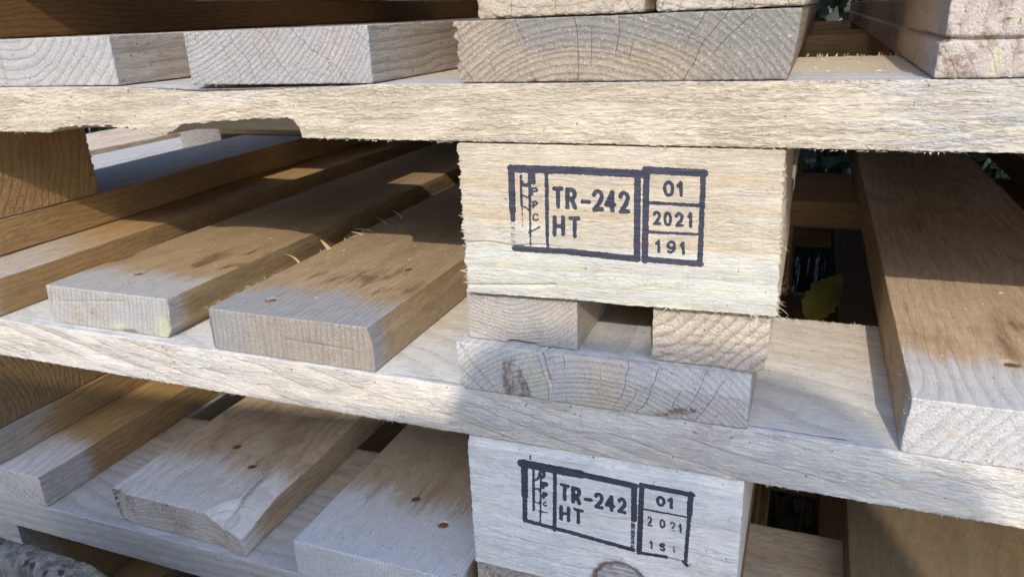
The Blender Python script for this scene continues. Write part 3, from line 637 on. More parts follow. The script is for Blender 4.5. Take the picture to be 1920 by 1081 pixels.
# ================================================================== pallet 2
A2 = -172.0
p2 = empty('pallet', (-0.075, 0.8, (A2 - 121) / 1000 + Z0), 'pallet with the half-faded black stamp, its long pale rail slanting across the middle', 'pallet', 'wooden pallets stacked on each other')
def s2_mark(P, nn):
    x, y, z = P.T
    front = nn[:, 1] < -0.5
    n_ = fbm(P, (0.02, 0, 0.07), 15, 3)
    g = np.where(front, 0.30 + 0.35 * n_ + 0.25 * ss(x, -60, 40), 0)
    g = g + np.where(nn[:, 2] > 0.5, 0.95 * (1 - ss(y - 300 + fbm(P, (0.03, 0, 0), 13) * 25, 25, 105)), 0)
    s = np.where(front, 0.30 * np.exp(-((x + 395 + (z + 180) * 1.3) / 26) ** 2 - ((z + 183 + (x + 395) * 0.17) / 5.0) ** 2), 0)
    return np.clip(g, 0, 1), s, 0 * x, 0 * x
def s2_shape(Q, P, nn):
    x, y, z = P.T
    a_ = np.exp(-((z + 184 + (x + 400) * 0.2) / 4) ** 2) * ss(-x, 340, 370) * (1 - ss(-x, 440, 470))
    Q[:, 1] += a_ * 1.2 * (nn[:, 1] < -0.5)
    w = np.clip(1 - (-172 - z) / 8, 0, 1) * np.interp(x, [-700, -300, 0, 50, 600], [0.3, 1.3, 1.0, 0.2, 0])
    Q[:, 1] += w * (y < 304)
    Q[:, 2] += np.where(nn[:, 2] < -0.5, 0, 0)
    return Q
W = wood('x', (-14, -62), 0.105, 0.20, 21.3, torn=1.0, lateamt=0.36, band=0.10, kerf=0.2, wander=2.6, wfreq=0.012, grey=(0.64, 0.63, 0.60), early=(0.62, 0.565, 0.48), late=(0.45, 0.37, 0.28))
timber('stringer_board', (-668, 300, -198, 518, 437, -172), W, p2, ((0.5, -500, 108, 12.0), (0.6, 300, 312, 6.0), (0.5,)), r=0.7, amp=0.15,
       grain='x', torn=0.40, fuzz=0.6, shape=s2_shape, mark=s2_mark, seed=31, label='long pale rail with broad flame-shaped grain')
def d2c_shape(Q, P, nn):
    x, y, z = P.T
    f = (z + 172) / 25
    lf = np.clip(1 - (x + 152) / 12, 0, 1)
    Q[:, 0] += lf * (3.6 * (1 - f) ** 2 + 0.5 * vn(np.stack([z * .8, z * 0, z * 0], 1), 3))
    Q[:, 1] += np.clip((z + 157) / 10, 0, 1) * np.interp(x, [-160, -100, -14], [0.5, 2, 6.0]) * (1 - ss(y, 301, 309))
    Q[:, 2] -= (1 - ss(y, 301, 311)) * np.clip((z + 155) / 8, 0, 1) * np.interp(x, [-160, -60, -14], [0.4, 1.2, 1.6])
    # a drying crack running over the end and back along the top
    xc = -108 + (y - 300) * 0.28 - (z + 147) * 0.3
    k = np.exp(-((x - xc) / 0.55) ** 2) * ss(z, -167, -160)
    Q[:, 1] += np.where(nn[:, 1] < -0.6, k * 2, 0)
    Q[:, 2] -= np.where((nn[:, 2] > 0.5) & (y < 350), k * 1.5, 0)
    return Q
def d2c_x(P, nn, g, s, i_, m_):
    x, y, z = P.T
    en = nn[:, 1] < -0.4
    g = np.where(en, 0.68 - 0.35 * np.exp(-((x + 78) / 13) ** 2), g)
    # knot fan at the left, bark pocket low at the right
    c1 = (1 - ss(np.abs(x + 122.0 + (z + 160) * 0.22), 1.5 + (-z - 147) * 0.22, 3.5 + (-z - 147) * 0.26)) * ss(-z, 149.5, 155) * (0.8 + 0.5 * fbm(P, (0.3, 0, 0.1), 12, 2))
    c2 = np.exp(-((x + 43) / 12) ** 2 - ((z + 168 - (x + 43) * 0.25) / 2.6) ** 2)
    c2 *= 0.55 + 0.6 * ss(fbm(P, (0.35, 0, 0.5), 5, 3), -0.1, 0.3)
    s = np.where(en, np.maximum(0.72 * c1, 0.95 * c2), s)
    m_ = np.where(en, 0.55 * np.exp(-((x + 113 - (-z - 147) * 0.25) / 5.5) ** 2) + 0.6 * np.exp(-((x + 56) / 6) ** 2 - ((z + 168) / 3) ** 2), 0)
    ib = (np.exp(-((x + 63) / 1.3) ** 2) + np.exp(-((x + 52.5) / 2.2) ** 2) + np.exp(-((x + 47) / 1.3) ** 2)) * np.exp(-((z + 148.8) / 1.1) ** 2)
    i_ = np.where(y < 309, 0.6 * ib, 0)
    return g, s, i_, m_
deck(p2, -152, -14, A2, wood('y', (70, -68), 0.42, 0.01, 22.7, torn=0.3, pits=0.32, checks=1.0, wander=1.0, lateamt=0.6, early=(0.58, 0.47, 0.34), late=(0.38, 0.27, 0.18)),
     y0=300, grey_to=55, soft=22, shape=d2c_shape, extra=d2c_x, seed=33, T=25.2, r=0.8, label='wide deck board with a knot fan and a dark bark pocket in its ringed end')
def d2b_x(P, nn, g, s, i_, m_):
    x, y, z = P.T
    en = nn[:, 1] < -0.7
    g = np.where(en, 0.50 + 0.2 * ss(-x, 260, 300), g)
    return g, s, i_, m_
def d2b_shape(Q, P, nn):
    x, y, z = P.T
    Q[:, 0] -= np.clip((x + 204) / 4, 0, 1) * 2.4 * ss(z, -158, -147) * (y < 700)
    Q[:, 1] += (1 - ss(x, -306, -301)) * 1.2 * (nn[:, 1] < -0.3)
    k = np.exp(-((z + 160 + 0.02 * (x + 250)) / 0.35) ** 2) * (x > -255) * (x < -212)
    Q[:, 1] += np.where(nn[:, 1] < -0.7, k * 1.0, 0)
    return Q
deck(p2, -307, -200.5, A2, wood('y', (-190, 30), 0.27, 0.01, 23.9, torn=0.35, pits=0.5, checks=0.12, wander=0.8, lateamt=0.4, grey=(0.31, 0.325, 0.34), early=(0.385, 0.285, 0.17), late=(0.25, 0.155, 0.07)),
     y0=303, grey_to=38, soft=25, tide=0.75, nails=((-279, 325, RUST), (-229, 396, DARKNAIL)), shape=d2b_shape, extra=d2b_x, seed=34, T=25.2,
     label='deck board with a rusty nail and a grey front, second from the far left')
def d2a_x(P, nn, g, s, i_, m_):
    x, y, z = P.T
    en = nn[:, 1] < -0.7
    m_ = np.where(en, 0.9 * np.exp(-((x + 347) / 5) ** 2) * (0.4 + 0.6 * ss(-z, 155, 165)) + 0.7 * np.exp(-((x + 385) / 9) ** 2 - ((z + 168) / 3) ** 2), m_)
    s = np.where(en, 0.9 * np.exp(-((x + 375) / 7) ** 2 - ((z + 170.5) / 1.6) ** 2), s)
    return g, s, i_, m_
def d2a_shape(Q, P, nn):
    x, y, z = P.T
    Q[:, 0] += np.clip((x + 350) / 10, 0, 1) * (2.0 * ss(z, -165, -150) - 4.0 * ss(-z, 166, 172))
    Q[:, 0] += np.clip(1 - (x + 440) / 5, 0, 1) * (1.2 * ss(z, -165, -150))
    k = np.exp(-((z + 155 + 0.1 * (x + 410) * -1) / 0.35) ** 2) * (x > -430) * (x < -375)
    Q[:, 1] += np.where(nn[:, 1] < -0.7, k * 0.9, 0)
    return Q
deck(p2, -441, -342, A2, wood('y', (-160, 60), 0.3, 0.01, 24.4, torn=0.3, pits=0.36, checks=0.3, wander=1.0, lateamt=0.35, grey=(0.42, 0.42, 0.41), early=(0.37, 0.26, 0.135), late=(0.25, 0.155, 0.07)),
     y0=308, grey_to=40, soft=25, tide=0.9, nails=((-397, 343, DARKNAIL), (-356, 399, DARKNAIL)), shape=d2a_shape, extra=d2a_x, seed=35, T=25.2, endgrey=0.70,
     label='deck board with yellow resin on the corner of its grey end')
def d2e_mark(P, nn, g, s, i_, m_):
    g = np.where(nn[:, 2] > 0.5, 0.65 * (1 - ss(P[:, 1], 340, 470)), g)
    return g, s, i_, m_
deck(p2, -668, -484, A2, wood('y', (200, 60), 0.22, 0.01, 25.4, torn=0.9, pits=0.3, **INNER), y0=300, level='mid', seed=36, sidegrey=4, extra=d2e_mark)
def d2d_x(P, nn, g, s, i_, m_):
    x, y, z = P.T
    en = nn[:, 1] < -0.6
    g = np.where(en, 0.80 - 0.25 * fbm(P, (0.08, 0, 0.12), 47, 2), g)
    s = np.maximum(s, np.where(nn[:, 2] > 0.5, 0.55 * np.exp(-((x - 90 - (y - 345) * 0.05) / 4.0) ** 2) * ss(y, 340, 350) * (1 - ss(y, 380, 430)), 0))
    return g, s, i_, m_
def d2d_shape(Q, P, nn):
    x, y, z = P.T
    Q[:, 0] += np.clip(1 - (x - 45) / 5, 0, 1) * (1.2 * ss(z, -165, -149))
    return Q
deck(p2, 45, 149, A2, wood('y', (150, -70), 0.22, 0.01, 26.8, torn=0.3, pits=0.4, checks=0.35, lateamt=0.3, grey=(0.52, 0.52, 0.52), early=(0.46, 0.34, 0.22), late=(0.34, 0.22, 0.13)),
     y0=300, grey_to=46, soft=24, tide=1.0, nails=((88, 345, DARKNAIL),), shape=d2d_shape, extra=d2d_x, seed=37, T=25.2, label='deck board with a bright pinkish end and a brown tide mark')
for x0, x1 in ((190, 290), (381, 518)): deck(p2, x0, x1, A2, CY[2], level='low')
def b2_shape(Q, P, nn):
    x, y, z = P.T
    Q[:, 0] += np.clip(1 - (x + 149) / 2.5, 0, 1) * 0.4 * vn(np.stack([z * 0.8, y * 0.05, z * 0], 1), 19)
    w = np.clip(1 - (-198.5 - z) / 5, 0, 1)
    Q[:, 1] += w * np.interp(x, [-149, -120, -60, -13], [3.5, 2.0, 0.8, 2.2]) * (1 - ss(y, 300, 306))
    rr = np.hypot(x + 69, z + 271.5) * 0.92 + 0.5 * vn(P * 0.35, 66)
    kn = (nn[:, 1] < -0.5)
    Q[:, 1] += kn * (np.exp(-((rr - 12.6) / 0.9) ** 2) * 1.2 - 0.5 * (rr < 12))
    return Q
def b2_mark(P, nn):
    x, y, z = P.T
    front = nn[:, 1] < -0.4
    wv = fbm(P, (0.02, 0, 0.05), 90, 3)
    g = np.where(front, 0.42 + 0.35 * wv, 0.1)
    rr = np.hypot(x + 69, z + 271.5) * 0.92 + 0.5 * vn(P * 0.35, 66)
    s = np.where(front, 1.1 * np.exp(-((rr - 12.8) / 1.2) ** 2) + 0.3 * np.exp(-((rr - 15) / 2.5) ** 2), 0)
    g = np.where(front & (rr < 12), 1.0, g)
    s = np.where(front & (rr < 11.8), np.maximum(s, 0.55 + 0.25 * fbm(P, (0.15, 0, 0.5), 67, 3)), s)
    i_ = np.where(front, stampfield(P, STAMP2), 0)
    s = np.maximum(s, np.where(nn[:, 0] > 0.6, 0.6 * ss(y + z * 0.0, 345, 420) * ss(wv, -0.2, 0.3), 0))
    m_ = np.where(nn[:, 0] > 0.6, 0.7 * np.exp(-((y - 335) / 12) ** 2 - ((z + 215) / 10) ** 2), 0)
    return np.clip(g, 0, 1), s, i_, m_
W = wood('x', (-30, -90), 0.12, 0.03, 27.5, torn=0.55, lateamt=0.25, band=0.12, kerf=0.15, wander=1.6, grey=(0.68, 0.68, 0.66), early=(0.80, 0.755, 0.68), late=(0.68, 0.59, 0.47))
timber('block', (-149, 300.3, -277, -13.5, 437, -198.3), W, p2, ((0.36,), (0.8, 300, 304, 7.0), (0.36,)), r=0.6, amp=0.1, grain='x', torn=0.20, fuzz=0.3,
       shape=b2_shape, mark=b2_mark, seed=41, label='block with the patchy faded TR-242 HT stamp and a round knot')
for x0, x1 in ((-151, -104), (-62, -14)):
    timber('bottom_board', (x0, 306, -293.4, x1, 1303, -277.2), CY[1], p2, bax, r=0.6, amp=0.15, fuzz=0.3, mark=mkflat(0.6), seed=int(x0) + 300)
timber('block', (-668, 300, -267.4, -531, 437, -198.3), CX[1], p2, ((4.0, -560, -531, 14), (1.0,), (1.0,)), r=0.6, amp=0.25, grain='x', torn=0.2, fuzz=0.4, mark=side_mark, seed=43)
timber('bottom_board', (-628, 303, -293.2, -530, 1303, -267.6), wood('y', (120, 60), 0.25, 0.01, 28.2, torn=0.7, grey=(0.60, 0.54, 0.46), **INNER), p2, ((2.5, -560, -531, 12), (1.0, 300, 400, 6.0), (1.0,)), r=0.7, amp=0.25, torn=0.25, fuzz=0.5, mark=lambda P, nn: (0.75 * (1 - ss(P[:, 1] + fbm(P, (0, 0.02, 0.1), 3) * 14, 320, 375)), 0 * P[:, 0], 0 * P[:, 0], 0 * P[:, 0]), seed=44)
pallet_rest(p2, A2, 2, skip=((-668, 300.0), (-143, 300.0)))

# ================================================================== pallet 3
A3 = -318.0
p3 = empty('pallet', (-0.075, 0.8, (A3 - 121) / 1000 + Z0), 'greyed pallet under the half-faded stamp, with one broken splintered deck board', 'pallet', 'wooden pallets stacked on each other')
def s3_mark(P, nn):
    x, y, z = P.T
    n_ = fbm(P, (0.02, 0.02, 0.07), 16, 3)
    g = np.where(nn[:, 1] < -0.5, 0.72 + 0.25 * n_ - 0.2 * ss(-x, 470, 500), 0) + np.where(nn[:, 2] > 0.5, 0.95 * (1 - ss(y + n_ * 30, 345, 415)), 0)
    return np.clip(g, 0, 1), 0 * x, 0 * x, 0 * x
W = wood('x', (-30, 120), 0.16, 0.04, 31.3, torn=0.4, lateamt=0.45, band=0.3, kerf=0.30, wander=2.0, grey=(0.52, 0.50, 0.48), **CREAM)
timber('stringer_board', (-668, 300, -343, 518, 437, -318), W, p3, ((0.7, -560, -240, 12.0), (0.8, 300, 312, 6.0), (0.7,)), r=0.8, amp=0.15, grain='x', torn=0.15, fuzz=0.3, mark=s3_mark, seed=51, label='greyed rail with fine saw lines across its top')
def d3a_shape(Q, P, nn):
    x, y, z = P.T
    f = np.clip((z + 318) / 25, 0, 1)
    fr = 1 - ss(y, 306, 316)
    # left arris knocked back, ragged end, right front corner split and dropped
    Q[:, 1] += (nn[:, 1] < -0.3) * (0.8 * fbm(P, (0.25, 0, 0.08), 81, 4) - 1.0 * f + 5.5 * np.clip(1 - (x + 425) / 14, 0, 1) * (0.3 + 0.7 * f))
    Q[:, 0] += np.clip(1 - (x + 425) / 16, 0, 1) * (3.5 * (1 - f)) * (1 - ss(y, 306, 360))
    drop = np.interp(x, [-425, -343, -331, -328.6, -328.4, -320, -313], [0, 0, -9, -12, -6, -7, -11]) * (1 - np.clip((y - 306) / np.interp(x, [-343, -329, -328, -313], [8, 22, 40, 60]), 0, 1))
    drop2 = np.interp(x, [-425, -326, -318, -313], [0, 0, -1.5, -5]) * (1 - ss(y, 380, 480))
    Q[:, 2] += np.minimum(drop, drop2) * f
    slot = np.exp(-((x + 328.5 + (y - 306) * 0.04) / 0.6) ** 2) * (1 - ss(y, 345, 365))
    Q[:, 2] -= slot * 2.5 * (nn[:, 2] > 0.5)
    Q[:, 1] += slot * 5 * (nn[:, 1] < -0.5)
    Q[:, 1] -= np.clip((x + 327) / 2, 0, 1) * 3.5 * (nn[:, 1] < -0.3)
    c2 = np.exp(-((x + 352 - (y - 330) * 0.02 + 1.2 * np.sin(y * 0.12)) / 0.5) ** 2) * ss(y, 308, 316) * (1 - ss(y, 352, 372))
    Q[:, 2] -= c2 * 1.3 * (nn[:, 2] > 0.5)
    c3 = np.exp(-((x + 392 - (y - 330) * 0.05) / 0.45) ** 2) * (1 - ss(y, 340, 352))
    Q[:, 2] -= c3 * 0.9 * (nn[:, 2] > 0.5)
    return Q
def d3a_x(P, nn, g, s, i_, m_):
    x, y, z = P.T
    en = nn[:, 1] < -0.5
    g = np.where(en, 0.62, g)
    m_ = np.where(en, 0.26, 0)
    s = np.maximum(s, np.where(en, 0.36 + 0.25 * fbm(P, (0.06, 0, 0.06), 84, 3), 0))
    s = np.maximum(s, np.where((nn[:, 2] > 0.5), 0.50 * np.exp(-((x + 330) / 5) ** 2) * (1 - ss(y, 345, 372)) * ss(fbm(P, (0.35, 0.02, 0), 4, 2), -0.2, 0.4), 0))
    s = np.maximum(s, np.where((nn[:, 2] > 0.5), 0.35 * np.exp(-((x + 412) / 3) ** 2) * (1 - ss(y, 320, 335)), 0))
    return g, s, i_, m_
deck(p3, -426, -313, A3, wood('y', (60, -120), 0.3, 0.01, 32.7, torn=0.25, pits=0.3, checks=0.0, lateamt=0.5, grey=(0.70, 0.665, 0.615), early=(0.52, 0.40, 0.27), late=(0.36, 0.23, 0.12)),
     y0=306, grey_to=52, soft=26, nails=((-378, 378, DARKNAIL), (-349, 360, DARKNAIL)), shape=d3a_shape, extra=d3a_x, seed=53, T=25.2, label='broken deck board with a splintered corner and long cracks')
deck(p3, -271, -159, A3, wood('y', (-150, 30), 0.55, 0.01, 33.7, torn=0.25, pits=0.25, checks=0.0, lateamt=0.35, grey=(0.72, 0.71, 0.70), early=(0.48, 0.37, 0.245), late=(0.36, 0.24, 0.14)),
     y0=300, grey_to=58, soft=30, nails=((-219, 362, DARKNAIL), (-190, 343, RUST)), seed=54, T=25.2, endgrey=0.85, label='finely ridged grey deck board with two sunken nails')
deck(p3, -628, -487, A3, wood('y', (60, -90), 0.25, 0.01, 34.7, torn=0.4, pits=0.3, grey=(0.70, 0.66, 0.61), **INNER), y0=300, grey_to=45, soft=26, sidegrey=40, seed=55, T=25.2, endgrey=0.7)
deck(p3, 41, 150, A3, wood('y', (60, 90), 0.3, 0.01, 36.1, torn=0.3, early=(0.17, 0.125, 0.075), late=(0.12, 0.08, 0.045), lateamt=0.3), level='mid', grey_to=4, soft=3, sidegrey=0, endgrey=0.2, seed=56)  # board colour darkened to stand in for shade that is not cast here
deck(p3, -150, -14, A3, CY[2], level='mid', seed=57)
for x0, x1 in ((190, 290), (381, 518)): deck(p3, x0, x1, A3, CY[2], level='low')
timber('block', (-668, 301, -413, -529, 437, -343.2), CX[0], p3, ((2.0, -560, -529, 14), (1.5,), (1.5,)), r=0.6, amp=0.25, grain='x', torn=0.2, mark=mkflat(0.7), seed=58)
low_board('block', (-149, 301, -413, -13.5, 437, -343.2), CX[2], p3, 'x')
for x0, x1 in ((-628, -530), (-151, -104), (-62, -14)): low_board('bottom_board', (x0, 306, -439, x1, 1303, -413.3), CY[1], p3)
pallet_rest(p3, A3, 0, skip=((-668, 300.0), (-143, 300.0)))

# ================================================================== pallet 0 (mostly above the picture) and pallet 4 (lowest)
def plain_pallet(zs, label, seed, front_bottom=False, decks=((-668, -484), (-437, -336), (-286, -183), (-142, -6), (38, 132), (181, 281), (381, 518))):
    p = empty('pallet', (-0.075, 0.8, (zs - 121) / 1000 + Z0), label, 'pallet', 'wooden pallets stacked on each other')
    low_board('stringer_board', (-668, 300, zs - 25, 518, 437, zs), CX[seed % 3], p, 'x')
    for x0, x1 in decks: deck(p, x0, x1, zs, CY[(int(x0) + seed) % 3], level='low')
    pallet_rest(p, zs, seed)
    return p
p0 = plain_pallet(120.0, 'topmost pallet of the stack, only its bottom boards and a block in view', 1)
for x0, x1, w_, sd in ((-131, -62, (0.46, 0.37, 0.255), 61), (-58, -5, (0.50, 0.42, 0.31), 62)):
    timber('bottom_board', (x0, 300, -0.9, x1, 1303, 25.2), wood('y', (30, 90), 0.2, 0.01, sd + 0.3, torn=0.2, pits=0.45, checks=0.6, lateamt=0.5, early=w_, late=(0.36, 0.26, 0.16)),
           p0, bax, r=1.4, amp=0.35, fuzz=1.0, mark=mkflat(0.35, 0.3), seed=sd)
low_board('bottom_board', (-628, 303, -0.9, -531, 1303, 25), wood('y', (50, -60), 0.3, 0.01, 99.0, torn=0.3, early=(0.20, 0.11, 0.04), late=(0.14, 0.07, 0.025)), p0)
p4 = plain_pallet(-464.0, 'lowest pallet of the stack, dim brown boards behind the weathered post', 2)
for x0, x1 in ((-628, -530), (-151, -104), (-62, -14)): low_board('bottom_board', (x0, 306, -585, x1, 1303, -559.3), CY[1], p4)

# curled slivers between the first two decks, each its own
b = None
sl_items = [((-311, 396, -151), (-0.75, 0.35, 0.55), 19, 3.2, (-0.25, 0.0, -0.35)), ((-304, 421, -148), (-0.7, 0.3, 0.45), 13, 6.0, (-0.1, 0.1, -0.1)),
            ((-300, 458, -147.5), (-1.0, 0.1, 0.25), 15, 4.0, (0, 0.2, -0.2)), ((-299, 468, -147.5), (-0.9, -0.15, 0.4), 14, 3.6, (0, -0.2, -0.2)),
            ((-298, 452, -148), (-1.0, -0.4, 0.1), 13, 3.2, (0.2, 0, -0.25)), ((-297, 488, -147.5), (-0.8, 0.2, 0.7), 12, 3.4, (-0.3, 0, -0.2)),
            ((-295, 508, -147.5), (-0.7, 0.2, 0.7), 12, 5.0, (-0.2, 0, -0.2)), ((-299, 463, -150), (-0.7, 0.4, -0.2), 12, 2.2, (0, 0, -0.3))]
host = [o for o in p2.children if o.name.startswith('deck_board') and o.get('label', '').startswith('deck board with a rusty')][0]
for it_ in sl_items: ribbons('splinter', [it_], BFIBRE, host, kind=None)
it = []
for q in range(60):
    y = (450 if q % 2 else 330) + rng.gauss(0, 22)
    it.append(((-306.5 + rng.uniform(-0.6, 0.6), y, -147.0), (rng.uniform(-1, 0.3), rng.uniform(-0.4, 0.4), rng.uniform(0.1, 0.8)), rng.uniform(0.8, 3), 0.3, (0, 0, rng.uniform(-0.4, 0.2))))
for q in range(46):
    it.append(((rng.uniform(-306, -202), 303.0, -147.2 - (rng.random() < 0.4) * 24), (rng.uniform(-.5, .5), -1, rng.uniform(-.3, .8)), rng.uniform(0.6, 1.8), 0.25, (0, 0, 0)))
ribbons('splinters', it, FIBRE, host)
it = []
s1o = [o for o in p1.children if o.name.startswith('stringer_board') and o.get('label')][0]
spots = [rng.uniform(-440, 95) for _ in range(34)]
for q in range(230):
    x = rng.choice(spots) + rng.gauss(0, 5)
    up = rng.random() < 0.35
    if not up and -395 < x < -222: continue
    it.append(((x, 300.0 + rng.uniform(-0.2, 0.5), -26.4 if up else -50.9), (rng.uniform(-1, 1), -0.7, rng.uniform(0, 0.7) * (1 if up else -0.6)), rng.uniform(0.5, 1.7), 0.35, (0, 0, 0)))
for q in range(160):
    x = rng.uniform(-286, -184) if rng.random() < 0.55 else rng.uniform(-440, -336)
    it.append(((x, 300.4, -1.4), (rng.uniform(-.5, .5), -0.5, rng.uniform(0.2, 1)), rng.uniform(0.4, 1.3), 0.28, (0, 0, 0)))
for q in range(45):
    x = rng.uniform(-6, 40)
    it.append(((x, 436.8, -26.2), (rng.uniform(-.6, .6), -0.1, 1), rng.uniform(0.5, 2.0), 0.4, (0, 0, 0)))
ribbons('splinters', it, FIBRE, s1o)
s2o = [o for o in p2.children if o.name.startswith('stringer_board') and o.get('label')][0]
it = []
for q in range(170):
    x = rng.uniform(-490, 100)
    it.append(((x, 300.0 + rng.uniform(-0.2, 0.5), -197.6 if rng.random() < 0.7 else -172.6), (rng.uniform(-1, 1), -0.6, rng.uniform(-0.6, 0.3)), rng.uniform(0.4, 1.4), 0.3, (0, 0, 0)))
for q in range(25):
    it.append(((rng.uniform(-10, 44), 436.8, -172.2), (rng.uniform(-.6, .6), -0.1, 1), rng.uniform(0.4, 1.6), 0.3, (0, 0, 0)))
ribbons('splinters', it, FIBRE, s2o)
# fringe on the decks' cut ends and arrises
for lab, x0, x1, y0, zt, n_ in (('deck board with a bright pinkish', 45, 100, 300, -147, 60), ('wide deck board with a knot fan', -152, -16, 302, -147, 60), ('broken deck board', -420, -318, 306, -293, 70),
                               ('wide deck board with long', -142, -8, 300, -1.4, 80), ('split deck board', 40, 70, 300, -0.6, 20)):
    ho = [o for o in list(p1.children) + list(p2.children) + list(p3.children) if o.get('label', '').startswith(lab)][0]
    it = []
    for q in range(n_):
        e = rng.random()
        if e < 0.5: it.append(((rng.uniform(x0, x1), y0 + rng.uniform(-0.2, 1.0), zt - rng.choice([0.3, 24.6])), (rng.uniform(-.5, .5), -1, rng.uniform(-.3, .5)), rng.uniform(0.5, 1.6), 0.25, (0, 0, 0)))
        else: it.append(((x0 + rng.uniform(0, 0.6), y0 + 70 * rng.random() ** 2, zt - rng.uniform(0, 24)), (-1, rng.uniform(-.8, .3), rng.uniform(-.4, .4)), rng.uniform(0.4, 1.6), 0.25, (0, 0, 0)))
    ribbons('splinters', it, FIBRE, ho)

# sawdust and chips lying on the second pallet's deck
def chips(host_, n, xr, yr, z, seed):
    r_ = random.Random(seed)
    V, F = [], []
    for q in range(n):
        x, y = r_.uniform(*xr), yr[0] + (yr[1] - yr[0]) * r_.random() ** 0.8
        a = r_.uniform(0, 6.28); L_ = r_.uniform(0.15, 0.6) * (1 if r_.random() < 0.93 else 2.6); w = r_.uniform(0.1, 0.3); h = r_.uniform(0.1, 0.3)
        c_, s_ = math.cos(a), math.sin(a)
        i0 = len(V)
        for dx, dy, dz in ((-L_, -w, 0), (L_, -w, 0), (L_, w, 0), (-L_, w, 0), (-L_ * .6, -w * .5, h), (L_ * .5, -w * .5, h * 1.2), (L_ * .6, w * .5, h), (-L_ * .5, w * .5, h * .9)):
            V.append((x + dx * c_ - dy * s_, y + dx * s_ + dy * c_, z + dz))
        for f in ((0, 1, 5, 4), (1, 2, 6, 5), (2, 3, 7, 6), (3, 0, 4, 7), (4, 5, 6, 7), (3, 2, 1, 0)): F.append(tuple(i0 + e for e in f))
    V = np.array(V); org = V[0].copy()
    o = link('sawdust', raw_mesh('sawdust', (V - org) / 1000, F, False), DUST, host_, (org[0] / 1000, org[1] / 1000, org[2] / 1000 + Z0))
    o['kind'] = 'stuff'
def host_of(p, lab): return [o for o in p.children if o.get('label', '').startswith(lab)][0]
chips(host, 120, (-304, -204), (320, 560), -146.9, 1)
chips(host_of(p2, 'deck board with yellow'), 45, (-438, -346), (330, 560), -146.9, 2)
chips(host_of(p2, 'deck board with a bright'), 50, (48, 140), (320, 640), -146.9, 3)
chips(s2o, 60, (-8, 40), (304, 430), -172.0, 4)
chips(s1o, 14, (-4, 36), (304, 430), -26.0, 5)
chips(host_of(p3, 'finely ridged'), 60, (-265, -165), (310, 420), -293.0, 6)

# ================================================================== the stack next door, glimpsed through the notch
pn = empty('pallet', (-0.95, 0.8, -0.55 + Z0), 'neighbouring pallet stack seen through the notch, pale board and block in daylight', 'pallet')
PALE = wood('y', (60, 60), 0.2, 0.01, 81.0, torn=0.2, early=(0.62, 0.50, 0.38), late=(0.48, 0.34, 0.22))
timber('deck_board', (-860, 300, -172, -700, 1300, -147), PALE, pn, ((6.0,), (12.0,), (6.0,)), r=1, amp=0.3, mark=lambda P, nn: (0 * P[:, 0] + 0.8, 0 * P[:, 0], 0 * P[:, 0], 0 * P[:, 0]), seed=91)
timber('block', (-756, 758, -147, -690, 895, -70), PALE, pn, ((4.0,), (8.0,), (4.0,)), r=1, amp=0.3, seed=92)
timber('deck_board', (-1060, 300, -172, -900, 1300, -147), PALE, pn, ((12.0,), (22.0,), (8.0,)), r=1, amp=0.3, seed=93)
timber('stringer_board', (-1200, 500, -200, -700, 640, -173), PALE, pn, ((22.0,), (22.0,), (8.0,)), r=1, amp=0.3, grain='x', seed=94)
timber('block', (-1000, 500, -600, -860, 640, -200), PALE, pn, ((22.0,), (22.0,), (12.0,)), r=1, amp=0.3, grain='x', seed=95)

# ================================================================== weathered post end at the lower left
def old_wood(seed):
    mt = new_mat('old_wood')
    tc = S.node('ShaderNodeTexCoord')
    sp = S.node('ShaderNodeSeparateXYZ'); S.nt.links.new(tc.outputs['Object'], sp.inputs[0])
    X, Y, Z = (S(sp.outputs[i]) * 1000.0 for i in range(3))
    f_ = noise(vec(X * 0.22 + seed, Y * 0.22, Z * 0.018), 1.0, 5.0, 0.65)
    l_ = noise(vec(X * 0.05 + seed, Y * 0.05, Z * 0.05), 1.0, 4.0)
    col = mix(step(f_, 0.35, 0.65), (0.09, 0.08, 0.065), (0.25, 0.235, 0.20))
    col = mix(step(l_, 0.5, 0.65) * 0.25, col, (0.28, 0.28, 0.17))
    ck = step(noise(vec(X * 0.16 + seed + 9, Y * 0.16, Z * 0.006), 1.0, 1.0), 0.36, 0.30)
    col = mix(ck * 0.9, col, (0.025, 0.02, 0.025))
    finish(col, 0.9, f_ * 3.0)
    return mt
OLD = old_wood(3.0)
